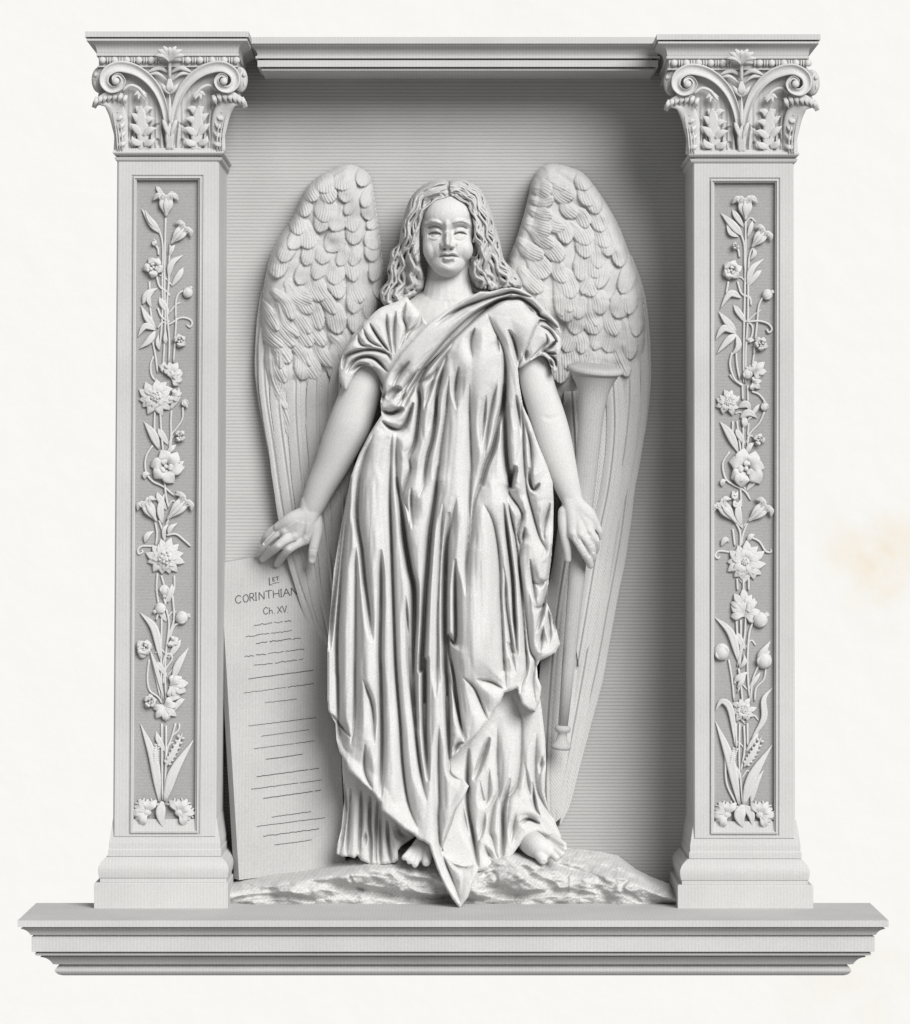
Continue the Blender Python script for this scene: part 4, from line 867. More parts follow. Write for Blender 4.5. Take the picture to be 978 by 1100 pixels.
St([(472.5, 273.6), (477.5, 271.4), (481.5, 272.4), (485.5, 271.2), (491.5, 273.4)], 2.3, 3.0); St([(470.6, 277), (475.5, 274.8), (481.5, 274.8), (487.5, 274.6), (493.6, 276.8)], 1.2, -3.2, taper=(1, 1)); St([(475.5, 277), (481.5, 277.8), (488.5, 276.8)], 2.6, 3.4); B(469, 271, 2, 4, .6); B(495, 271, 2, 4, .6)
St([(474.5, 281), (481.5, 282.4), (489, 280.8)], 2.3, -2.6); B(481.5, 288.5, 8, 5.5, 2.8); B(462, 264, 8, 8, 1.2); B(500, 264, 8, 8, 1.6)
for cx_ in (467, 494.5):
    B(cx_+.4, 251, 2.6, 2.3, -1.5, 3); St([(cx_-8.5, 246.5), (cx_-3, 243.6), (cx_+3, 243.4), (cx_+8.5, 246.8)], 1.3, -2.2); St([(cx_-8, 253), (cx_-4, 250.4), (cx_, 249.6), (cx_+4, 250.2), (cx_+7.5, 252.4)], .9, -2.2)
for cx_ in (467, 494.5):
    St([(cx_-7.2, 252.4), (cx_-3, 251.6), (cx_+3, 251.6), (cx_+7.2, 252.4)], 3.5, -3.0); B(cx_, 252.4, 2.6, 1.9, 1.5, 2); St([(cx_-6.5, 255.6), (cx_, 256.9), (cx_+6.5, 255.4)], 1.5, 1.2)
St([(456, 243), (461, 240.6), (467, 239.6), (474, 241.4)], 1.1, -1.4); St([(487, 241), (494, 238.8), (501, 240.2), (506, 244)], 1.1, -1.4)
FF.H *= 1.5
m = (vx > 448) & (vx < 514) & (vy > 207) & (vy < 303) & (dd > -15) & (no_[:, 1] < 0)
off = np.where(m, FF.sample(vx, vy)*np.clip(-no_[:, 1]*1.6-.15, 0, 1), 0)
# collar bones, finger nails and knuckles, toe nails
BF = Field(270, 300, 660, 940, .8)
BF.stroke([(448, 318), (462, 322), (476, 321)], 4, 1.4); BF.stroke([(510, 316), (498, 321), (486, 322)], 4, 1.4); BF.stroke([(481, 322), (481, 332)], 3, -1)
for x, y, r in ((299, 604.5, 2.2), (284, 598.5, 2.2), (335.6, 600, 2.6)): BF.bump(x, y, r, r*1.1, -.9, 3)
for x, y in ((616, 573), (625, 575), (634, 571)): BF.bump(x, y, 3.5, 3, 1.2)
for x, y in ((327, 579), (315.5, 576), (305, 571.5), (309, 590), (298, 587)): BF.bump(x, y, 3.4, 3.0, 1.3)
for ln in ([(331, 560), (328, 574)], [(326, 560), (317, 571)], [(321, 559), (308, 568)]): BF.stroke(ln, 2.4, .8)
for x, y in ((434, 923), (440, 927), (446, 930.5), (458, 928.5), (584.5, 926), (599.5, 924), (605.5, 920), (609, 914.5)): BF.bump(x, y, 2, 1.6, -.9, 3)
for ln in ([(303, 575), (293, 583), (285, 591), (280, 597)], [(299, 569), (291, 576), (284, 584)], [(319, 581), (308, 586), (301, 592)], [(624, 579), (630, 589), (633, 597)], [(633, 577), (637, 585), (638, 593)], [(640, 571), (642.5, 579)]): BF.stroke(ln, 1.5, -2.6, taper=(1, 0))
for ln in ([(622, 586), (627, 584)], [(627, 595), (631.5, 593)], [(633, 587), (637, 585)], [(334, 590), (341, 590)]): BF.stroke(ln, 1.0, -.7, taper=(0, 0))
BF.stroke([(583, 447), (592, 450), (601, 446)], 4.5, -.8); BF.stroke([(617, 576), (621, 584)], 1.0, -.6)
m2 = (no_[:, 1] < -.15) & (vy > 303)
off += np.where(m2, BF.sample(vx, vy), 0)
nd = dd+off; Vn = P(vx, vy, nd); Vn = Vn-np.array(parent_world(angel))
me2.vertices.foreach_set('co', Vn.ravel()); me2.name = 'body'; me2.polygons.foreach_set('use_smooth', [True]*len(me2.polygons)); me2.materials.clear(); me2.materials.append(M['skin']); me2.update()
body = bpy.data.objects.new('body', me2); link(body, angel)

# ---- hair
hair_out = [(482, 195), (476, 192.5), (466, 193.5), (456, 198), (448, 204), (441, 213), (436, 225), (433, 238), (430, 250), (428, 262), (420, 270), (418.5, 280), (416, 290), (417, 300), (409, 311), (408.5, 319), (412, 327), (419, 329.5), (430, 328.5), (439, 324), (448, 318), (455, 311), (456.5, 302), (455, 292), (452.5, 282), (451, 270), (450.5, 256), (451.5, 243), (454.5, 233), (459, 225), (464, 221.5), (472, 217.5), (480, 216.5), (488, 218), (496, 220.5), (503, 225), (507, 233), (509, 243), (509.5, 256), (511, 266), (514, 274), (508, 281), (504, 288), (505, 297), (507, 305), (511, 310), (517, 312), (522, 311), (528, 314), (536, 312), (546, 310), (557, 310), (561.5, 306), (557, 296), (549, 287), (542, 279), (539, 268), (536, 255), (532, 242), (528, 228), (523, 215), (516, 203), (506, 196), (496, 192.5), (487, 193)]
poly = closed(hair_out, 3); F = Field(402, 186, 568, 334, .5)
e = F.edge(poly, 26); r2 = np.sqrt(((F.X-481)/52)**2+((F.Y-250)/62)**2)
F.H = -20+34*np.sqrt(np.clip(1-np.clip(r2, 0, 1)**2*.92, 0, 1))-10*np.clip((F.Y-275)/50, 0, 1)-14*(1-np.sqrt(np.clip(1-(1-np.clip(e/6, 0, 1))**2, 0, 1)))
base = F.H.copy()
GLs = [[(478, 196), (462, 198), (450, 206), (441, 219), (436, 235), (432, 250), (430, 262), (422, 272), (420, 284), (417, 294), (420, 302), (411, 313), (411, 321), (418, 327)],
       [(480, 199), (465, 202), (453, 211), (446, 223), (440, 238), (436, 252), (436, 264), (427, 274), (426, 286), (423, 297), (425, 306), (415, 316), (417, 324), (427, 327)],
       [(480, 203), (469, 207), (457, 213), (451, 225), (445, 240), (442, 253), (442, 265), (434, 275), (434, 286), (431, 297), (432, 308), (422, 317), (426, 323), (436, 322)],
       [(481, 207), (472, 211), (462, 216), (454, 227), (449, 240), (446, 254), (447, 267), (441, 277), (440, 287), (441, 297), (440, 306), (433, 314), (441, 318), (447, 313)],
       [(481, 210), (474, 213), (465, 218), (457, 228), (452, 241), (449.5, 255), (451, 268), (449, 280), (447, 289), (453, 298), (451, 306), (443, 311)]]
GRs = [[(484, 195), (497, 195), (509, 201), (519, 213), (525, 228), (530, 243), (534, 256), (537, 270), (540, 281), (549, 291), (556, 300), (559, 307)],
       [(484, 198), (497, 199), (508, 206), (515, 219), (521, 233), (525, 247), (530, 258), (530, 271), (534, 284), (542, 294), (547, 302), (549, 309)],
       [(484, 202), (496, 204), (506, 211), (512, 223), (516, 236), (520, 249), (524, 260), (524, 273), (526, 286), (533, 297), (538, 305), (537, 311)],
       [(485, 206), (495, 209), (504, 215), (508, 226), (512, 239), (515, 251), (519, 262), (517, 275), (517, 287), (523, 297), (528, 304), (527, 311)],
       [(485, 209), (494, 213), (502, 219), (505.5, 230), (508.5, 242), (511, 254), (515, 265), (511, 278), (509, 288), (513, 296), (519, 303), (520, 310)]]
r = random.Random(3); ST = np.full(F.H.shape, -9.)
for G in (GLs, GRs):
    K5 = [catmull(q, 4) for q in G]; nmin = 60
    K5 = [np.stack([np.interp(np.linspace(0, 1, nmin), np.linspace(0, 1, len(q)), q[:, i]) for i in (0, 1)], 1) for q in K5]
    NS = 12
    for i in range(NS):
        u = i/(NS-1)*(len(K5)-1); a = min(int(u), len(K5)-2); b_ = u-a; c = K5[a]*(1-b_)+K5[a+1]*b_
        tg = np.gradient(c, axis=0); tg /= np.maximum(np.hypot(*tg.T)[:, None], 1e-6); nn = np.stack([-tg[:, 1], tg[:, 0]], 1); s_ = np.linspace(0, 1, nmin)
        ph = r.uniform(0, 6.3); c = c+nn*(2.1*np.sin(s_*2*np.pi*(6.2+.5*math.sin(i))+ph*.35+i*.25)*np.clip(s_*5, 0, 1))[:, None]
        D, U, t = F.near(c[::2], 4.6); sp_ = np.hypot(*(K5[a+1]-K5[a]).T)/(NS-1)*(len(K5)-1); w_ = np.interp(t, s_, np.clip(sp_*.72, .9, 3.2)); hh = w_*r.choice([1.1, 1.7, 2.3, 2.9])
        v = np.where(D < w_, hh*np.sqrt(np.clip(1-(D/w_)**2, 0, 1))*(.75+.35*np.sin(t*11+ph)), -9); ST = np.maximum(ST, v)
ST = np.maximum(ST, -3.2)
F.H = base+blur(ST, .3)*1.5
F.stroke([(482, 193), (481.5, 200), (481, 206)], 2.4, -3)
for ln in (((455, 222), (464, 214), (474, 209), (479, 211)), ((486, 213), (488, 207), (497, 206), (503, 211)), ((447, 250), (448, 265), (453, 282), (456, 296)), ((446, 262), (441, 270), (447, 284), (452, 290))): F.stroke(ln, 2.6, -5)
F.stroke([(488, 212), (485, 206), (490, 203), (496, 207), (506, 214), (512, 226)], 2.4, 3.5); F.stroke([(476, 211), (470, 207), (462, 209), (454, 216)], 2.4, 3.5); F.stroke([(480, 197), (472, 196), (464, 201), (456, 206)], 2.6, 3); F.stroke([(484, 197), (492, 195.5), (500, 199), (508, 206)], 2.6, 3)
F.bump(515.5, 303, 5.5, 5.5, 6, 2); F.stroke([(509, 303), (511, 309), (518, 310), (523, 304), (520, 297)], 1.6, -5); F.stroke([(511, 290), (514, 296), (519, 300)], 1.3, -3)
hair = F.mesh('hair', poly, -60, 'hair', angel)

# ---- tunic: bodice and puffed sleeve
K1 = lambda *p: T(350, 300, 4.99, p); K2 = lambda *p: T(450, 300, 4.99, p); K3 = lambda *p: T(340, 500, 4.99, p); K4 = lambda *p: T(460, 500, 4.99, p)
K5 = lambda *p: T(340, 680, 4.99, p); K6 = lambda *p: T(460, 680, 4.99, p); K7 = lambda *p: T(340, 780, 4.99, p); K8 = lambda *p: T(460, 780, 4.99, p)
bod = [(436, 319), (424, 325), (410, 330), (400, 338), (389, 351), (376, 367), (367, 384), (364, 400), (366, 412), (371, 419), (376, 412), (381, 401), (388, 394), (396, 393), (402, 398), (407, 408), (411, 424), (420, 432), (450, 400), (480, 372), (500, 350), (500, 338), (486, 338), (474, 343), (464, 344), (455, 340), (448, 332), (441, 324)]
F = Field(358, 306, 506, 440, .6); poly = closed(bod, 3); e = F.edge(poly, 24)
F.H = -18+22*np.sqrt(np.clip(1-((F.X-460)/110)**2, 0, 1))-9*np.clip((340-F.Y)/30, 0, 1)-6*(1-np.sqrt(np.clip(1-(1-np.clip(e/7, 0, 1))**2, 0, 1)))
F.H += 8*np.exp(-(((F.X-390)/26)**2+((F.Y-372)/22)**2)**1.5)
Vl = [K1((90, 480), (110, 415), (180, 385), (260, 378), (330, 400), (350, 440)), K1((110, 500), (150, 440), (210, 415), (270, 430), (335, 500)), K1((235, 235), (280, 310), (345, 395)), K1((200, 265), (235, 330), (310, 370)), K1((170, 290), (190, 350), (250, 360)), K1((325, 185), (330, 270), (350, 400)), K1((430, 120), (415, 200), (432, 270), (395, 370)), K1((480, 190), (450, 280), (425, 330)), K1((545, 165), (545, 230)), K1((375, 170), (365, 290), (370, 400)), K1((110, 360), (150, 300), (200, 250)), K1((250, 470), (290, 540), (310, 600)), K1((130, 500), (180, 460), (235, 455)), K1((510, 170), (500, 240)), K1((575, 200), (560, 230))]
Rl = [K1((80, 520), (90, 440), (150, 400), (250, 392), (330, 430), (345, 480)), K1((100, 400), (170, 330), (230, 350), (330, 385)), K1((255, 215), (300, 290), (335, 350)), K1((215, 245), (255, 320), (320, 385)), K1((345, 180), (350, 280), (362, 390)), K1((400, 140), (390, 230), (400, 300), (378, 400)), K1((455, 140), (440, 230), (430, 300)), K1((515, 190), (490, 260)), K1((300, 180), (315, 240), (330, 330)), K1((160, 480), (220, 435), (290, 500), (320, 560)), K1((85, 560), (95, 500), (130, 460)), K1((560, 180), (530, 250))]
folds(F, Rl, Vl, k=.85, cap=11, sm=.7, deep=[(Vl[0], 3.2, 4), (Vl[1], 2.6, 3.5), (Vl[11], 3, 4), (Vl[2], 2, 2)])
tunic = F.mesh('tunic', poly, -50, 'marble', angel)

# ---- far sleeve
sl_ = K2((640, 215), (700, 250), (752, 300), (766, 345), (752, 420), (742, 485), (722, 498), (708, 465), (690, 428), (655, 408), (610, 430), (560, 465), (535, 470), (560, 400), (590, 320))
F = Field(550, 338, 610, 405, .5); poly = closed(sl_, 3); e = F.edge(poly, 15)
F.H = -14+14*np.sqrt(np.clip(1-((F.X-580)/34)**2, 0, 1))-5*(1-np.sqrt(np.clip(1-(1-np.clip(e/5, 0, 1))**2, 0, 1)))
Vl = [K2((650, 250), (700, 275), (745, 340)), K2((740, 325), (705, 365), (650, 395)), K2((610, 345), (622, 390), (600, 430)), K2((640, 280), (650, 330), (640, 370)), K2((690, 400), (730, 430), (738, 480)), K2((680, 290), (690, 330), (670, 360)), K2((580, 380), (570, 440)), K2((665, 385), (700, 395), (740, 400)), K2((700, 430), (722, 470))]
Rl = [K2((665, 250), (715, 285), (755, 340)), K2((625, 290), (632, 340), (632, 380)), K2((660, 280), (675, 330), (655, 375)), K2((715, 320), (700, 350), (660, 385)), K2((600, 350), (608, 400), (590, 440)), K2((675, 410), (715, 440), (730, 485)), K2((745, 350), (730, 390), (690, 395)), K2((580, 400), (585, 440))]
folds(F, Rl, Vl, k=1.0, cap=9, sm=.6, deep=[(Vl[1], 2, 3.5), (Vl[4], 2, 3), (Vl[7], 2, 3)])
F.mesh('sleeve', poly, -45, 'marble', angel)

# ---- lower tunic
low = [(366, 790), (368, 830), (370, 860), (367, 890), (362.5, 908), (361.5, 917), (368, 920.5), (374, 920), (381, 922), (384, 919), (388, 924.5), (397, 928), (399, 929.5), (413, 928.5), (424, 927), (428, 924), (427.5, 914), (431, 909), (440, 903), (452, 895), (463, 900), (472, 925), (500, 936), (516, 936), (528, 932.5), (541, 930), (547.5, 929), (549, 921), (556, 911), (563, 902), (571, 895.5), (578, 893.5), (586, 897), (594, 903), (602.5, 907.5), (603, 898), (597, 884), (589, 868), (585, 850), (587, 820), (586, 795), (582, 760), (578, 735), (520, 735), (440, 760)]
F = Field(356, 730, 610, 942, .7); poly = np.array(low, float); e = F.edge(poly, 24)
F.H = -34+26*np.sqrt(np.clip(1-((F.X-482)/135)**2, 0, 1))-4*(1-np.sqrt(np.clip(1-(1-np.clip(e/4, 0, 1))**2, 0, 1)))+12*np.clip((F.Y-780)/150, 0, 1)
F.H += -10*np.exp(-(((F.X-446)/16)**2+((F.Y-900)/16)**2))
Vl = [K7((150, 300), (160, 450), (140, 600), (120, 690)), K7((185, 330), (175, 500), (160, 690)), K7((240, 340), (238, 500), (228, 690)), K7((290, 370), (285, 520), (292, 620), (288, 740)), K7((345, 440), (340, 600), (342, 740)), K7((380, 500), (385, 620), (400, 740)), K7((330, 400), (322, 560), (318, 730)), K7((265, 560), (262, 640)), K7((430, 520), (450, 580), (500, 600)),
      K8((215, 120), (212, 400), (240, 580), (268, 760)), K8((180, 400), (210, 550), (235, 640)), K8((440, 280), (405, 420), (402, 600), (395, 720)), K8((330, 60), (280, 200), (245, 290)), K8((275, 290), (300, 400), (322, 370), (328, 200)), K8((370, 0), (372, 200), (378, 350)), K8((500, 60), (495, 200), (470, 330)), K8((560, 300), (575, 430), (600, 480)), K8((600, 330), (620, 420), (690, 540)), K8((345, 600), (360, 680), (385, 720)), K8((300, 640), (330, 700), (360, 740)), K8((490, 525), (540, 500), (600, 525)), K8((470, 470), (455, 560), (440, 640)), K8((580, 40), (575, 200), (580, 320)), K8((310, 440), (290, 560), (262, 640)), K8((350, 420), (330, 560)), K8((520, 200), (540, 330), (570, 450)), K6((450, 330), (480, 400), (500, 480)), K8((612, 160), (600, 260))]
Rl = [K7((140, 560), (128, 660)), K7((165, 350), (165, 520), (145, 690)), K7((212, 310), (210, 500), (195, 690)), K7((262, 400), (262, 560), (258, 720)), K7((308, 420), (305, 560), (305, 740)), K7((330, 440), (332, 600), (330, 740)), K7((362, 500), (362, 620), (370, 740)), K7((405, 540), (410, 640), (425, 720)), K8((235, 290), (268, 330), (280, 420), (265, 560), (275, 680), (310, 750)),
      K8((320, 110), (300, 230), (312, 400), (300, 300)), K8((350, 300), (330, 440), (290, 560), (285, 680)), K8((400, 60), (395, 250), (380, 420), (370, 600), (380, 720)), K8((460, 80), (450, 260), (430, 450), (420, 640), (430, 730)), K8((510, 60), (515, 250), (480, 400)), K8((545, 250), (565, 400), (610, 510)), K8((590, 320), (600, 420), (660, 500), (700, 590)), K8((465, 620), (480, 500), (510, 478), (580, 500), (625, 570)), K8((470, 640), (510, 580), (570, 565), (620, 572)), K8((340, 520), (345, 640), (370, 700)), K8((315, 640), (340, 720)), K8((600, 80), (605, 200), (590, 300)), K8((190, 430), (200, 560), (240, 700)), K8((235, 480), (245, 600))]
folds(F, Rl, Vl, k=1.6, cap=9, sm=.6, cut=(2, 3), deep=[(v, 2.4, 3.2) for v in Vl[:7]]+[(Vl[9], 3.5, 6), (Vl[11], 3.4, 6), (Vl[16], 2.2, 3), (Vl[20], 2.4, 3.5), (Vl[12], 4, 4)])
F.mesh('tunic_skirt', poly, -52, 'marble', angel)

# ---- mantle
man = [(411, 420), (414, 408), (420, 396), (430, 380), (444, 364), (460, 347), (480, 333), (500, 321), (516, 313), (527, 313), (540, 309.5), (550, 308.5), (560, 310.5), (570, 316), (578, 324), (590, 336), (600, 347), (603.5, 357), (603, 366), (598, 352), (590, 345), (580, 342.5), (573, 356), (566, 374), (558, 389), (556.5, 396), (558, 412), (562, 436), (570, 453), (578, 476), (588, 500), (594, 518), (595, 540), (594.5, 570), (593, 596), (590, 620), (588, 648), (596, 668), (602, 692), (597, 701), (588, 706), (580, 710), (577, 716), (578, 728), (582, 738), (580, 754), (575.5, 764), (568, 762.5), (561, 757), (557.5, 746), (556, 739), (549, 742), (542, 744), (538, 754), (526, 772), (514, 788), (502, 799.5), (492, 808), (484, 815), (484.5, 822), (489, 830), (498, 837), (504, 844.5), (498, 858), (490, 870), (486, 884), (480, 900), (476, 910), (478, 920), (488, 928), (500, 931), (510, 928.5), (514, 935), (508, 950), (503, 964), (494, 976), (486, 966), (478, 952), (470, 934), (464, 917), (461, 908), (455, 904), (450, 902), (444, 896), (434, 891), (424, 882), (410, 871), (409, 863), (400, 851), (388, 840), (374, 828), (371.5, 820), (365, 808), (361.5, 794), (360.5, 777), (353, 764), (352, 752), (352, 700), (354, 668), (359, 612), (366, 568), (372, 536), (377, 512), (386, 488), (396, 468), (404, 455), (410, 446), (409, 432)]
F = Field(346, 302, 610, 982, .7); poly = np.array(man, float)
e = F.edge(poly, 24)
xc = np.interp(F.Y, [300, 420, 600, 760, 980], [500, 490, 478, 470, 485]); hw = np.interp(F.Y, [300, 400, 600, 800, 980], [115, 100, 128, 128, 100])
F.H = -14+34*np.sqrt(np.clip(1-((F.X-xc)/hw)**2*.95, 0, 1))-5*(1-np.sqrt(np.clip(1-(1-np.clip(e/3.5, 0, 1))**2, 0, 1)))+18*np.clip((F.Y-760)/200, 0, 1)
F.H += 1.6*np.clip((F.Y-430)/130, 0, 1)*fbm((F.X+np.where(F.Y > 500, (F.X-478)*(-.0006)*(F.Y-500), 0))*1.0+40, F.Y*.1+7, 7, 21, 3)
# thigh and knee pressing through
F.H += 13*np.exp(-(np.abs((F.X-(515-(F.Y-560)*.03))/27)**2.4+np.abs((F.Y-635)/110)**3))+7*np.exp(-(((F.X-512)/22)**2+((F.Y-700)/30)**2))
F.H += 7*np.exp(-(((F.X-516)/22)**2+((F.Y-385)/28)**2))+10*np.exp(-(((F.X-400)/22)**2+((F.Y-700)/160)**2))
Vsash = [K1((352, 600), (390, 515), (450, 440)), K1((385, 640), (440, 560), (500, 480)), K2((420, 300), (430, 400)), K2((300, 260), (280, 330), (285, 420)), K2((560, 120), (610, 170), (650, 200)), K1((600, 620), (580, 760), (555, 880)), K1((660, 520), (650, 680), (640, 760)), K1((860, 620), (850, 760), (830, 900)), K2((520, 620), (540, 740), (545, 860))]
Rsash = [K1((372, 620), (425, 525), (500, 440), (575, 370), (650, 305)), K1((620, 640), (600, 780), (580, 900)), K1((880, 640), (875, 800), (850, 960))]
Vm = [K1((1000, 85), (900, 135), (820, 182), (740, 250), (670, 318), (600, 400), (540, 470), (500, 530), (450, 610), (415, 690)),
      K1((690, 330), (650, 395), (610, 460), (570, 520)),
      K2((340, 115), (220, 160), (150, 200), (95, 245)),
      T(480, 240, 9.98, [(0, 1020), (150, 910), (300, 850), (450, 800), (600, 760), (700, 737), (800, 758), (930, 800)]),
      T(480, 240, 9.98, [(150, 1095), (300, 985), (450, 885), (570, 822), (700, 805), (790, 805), (880, 855), (975, 940)])+K2((650, 195), (700, 220), (750, 265)),
      K1((540, 470), (500, 560), (505, 650), (495, 760), (480, 870), (450, 950)), K1((600, 470), (570, 560), (540, 650), (530, 700)), K1((650, 410), (600, 600), (590, 750), (575, 850), (545, 960), (525, 1098)),
      K1((640, 780), (620, 900), (608, 1000))+K3((648, 60), (640, 150)), K1((712, 470), (695, 600), (702, 700)), K1((770, 560), (772, 700), (775, 800), (782, 1000))+K3((828, 60), (822, 200), (820, 330), (805, 520), (800, 700)), K2((425, 540), (400, 640), (370, 800), (350, 980)),
      K2((450, 400), (465, 500), (457, 640), (430, 760), (400, 900), (360, 1000), (335, 1098))+K4((290, 70), (262, 150)), K2((458, 560), (462, 760), (470, 950), (490, 1098))+K4((430, 120), (440, 160)),
      K2((365, 180), (400, 260), (440, 340), (462, 420)), K2((480, 270), (510, 330), (530, 420), (530, 470)), K2((545, 640), (560, 780), (562, 900), (575, 1098)), K2((570, 760), (600, 900), (605, 1098)),
      K1((330, 640), (370, 600), (410, 590)), K1((300, 700), (350, 720), (420, 690)), K1((300, 760), (360, 800), (420, 790), (470, 660)), K1((430, 590), (410, 650), (380, 690)), K1((355, 820), (350, 900), (345, 1098)), K1((380, 820), (378, 950), (385, 1098)), K1((255, 830), (210, 950), (175, 1098)), K1((320, 600), (300, 660)),
      K3((185, 60), (150, 250), (130, 400), (110, 600), (85, 800), (72, 1000)), K3((175, 200), (145, 450), (125, 700), (112, 900), (112, 1098))+K5((115, 250), (118, 460)),
      K3((240, 60), (220, 280), (245, 450), (262, 620), (285, 800), (300, 950)), K3((345, 450), (347, 700), (342, 1000))+K5((345, 200), (352, 500), (350, 700), (345, 880)), K3((212, 400), (212, 700), (210, 1000))+K5((208, 200), (205, 450), (185, 600)),
      K3((398, 0), (395, 200), (402, 400), (412, 700), (422, 1000))+K5((430, 250), (450, 500), (462, 700), (490, 900), (540, 1045)), K3((430, 60), (458, 250), (475, 400), (500, 550), (522, 650), (525, 800), (520, 1000))+K5((520, 100), (522, 300), (540, 520)),
      K3((478, 700), (490, 850), (495, 1000))+K5((500, 200), (522, 420), (552, 700), (590, 900)), K3((505, 20), (480, 90), (462, 160)), K3((508, 120), (510, 240), (515, 340)), K3((590, 80), (550, 170)), K3((490, 240), (500, 330)),
      K3((652, 0), (640, 150), (612, 350), (596, 550), (585, 700), (575, 900), (565, 1098))+K5((580, 150), (582, 500), (600, 800)), K3((680, 200), (662, 500), (650, 800))+K5((650, 100), (640, 350)), K5((657, 480), (655, 700), (660, 900))+K7((655, 480), (664, 640), (690, 725)),
      K3((712, 250), (698, 450), (690, 700), (690, 900), (695, 1098))+K5((700, 250), (708, 500), (714, 690)), K3((745, 500), (745, 700), (745, 950))+K5((705, 20), (740, 250), (770, 480), (795, 580)), K3((750, 180), (720, 330)),
      K4((245, 220), (228, 400), (212, 540)), K4((300, 210), (345, 290), (372, 420), (385, 560), (388, 700), (398, 900), (408, 1098))+K6((410, 150), (415, 300)), K4((405, 540), (415, 620), (420, 760), (455, 1000))+K6((440, 60), (470, 220)),
      K4((420, 160), (440, 250), (470, 400), (492, 570), (507, 760), (525, 1000))+K6((527, 100), (528, 200)), K4((405, 200), (425, 380), (452, 600), (462, 800), (478, 1000)), K4((440, 140), (485, 155), (512, 170), (505, 260), (480, 350), (495, 450), (488, 540)), K4((470, 0), (442, 90), (455, 130)),
      K4((530, 120), (560, 250), (600, 390), (630, 450), (612, 510)), K4((545, 10), (545, 80), (565, 130), (600, 95)), K4((655, 200), (620, 340), (625, 400)), K4((545, 500), (560, 600), (572, 700), (580, 760)), K4((560, 620), (600, 640), (645, 610)), K4((665, 420), (655, 560), (620, 750), (580, 900)), K4((520, 560), (520, 760), (545, 980)), K4((520, 330), (500, 440)), K4((572, 760), (600, 765), (625, 740)), K4((640, 760), (655, 860), (650, 960)), K4((620, 860), (610, 920), (600, 1000)), K4((665, 800), (680, 900)),
      K6((105, 180), (140, 330), (170, 460), (205, 570)), K6((190, 240), (250, 300), (300, 420), (320, 470)), K6((260, 250), (340, 265), (400, 300)), K6((130, 660), (160, 600), (190, 590)), K6((540, 220), (505, 260), (495, 330)), K6((575, 150), (560, 250), (575, 380)),
      K7((700, 180), (720, 260), (790, 300)), K7((750, 440), (715, 560), (680, 640)), K7((680, 670), (740, 745), (800, 762), (850, 745)), K7((700, 720), (740, 850), (770, 950)), K5((100, 470), (150, 520), (185, 560)), K5((120, 500), (140, 600), (165, 640)), K5((70, 430), (100, 460)), K5((250, 250), (300, 400), (310, 600)), K7((300, 340), (260, 240), (260, 100))]
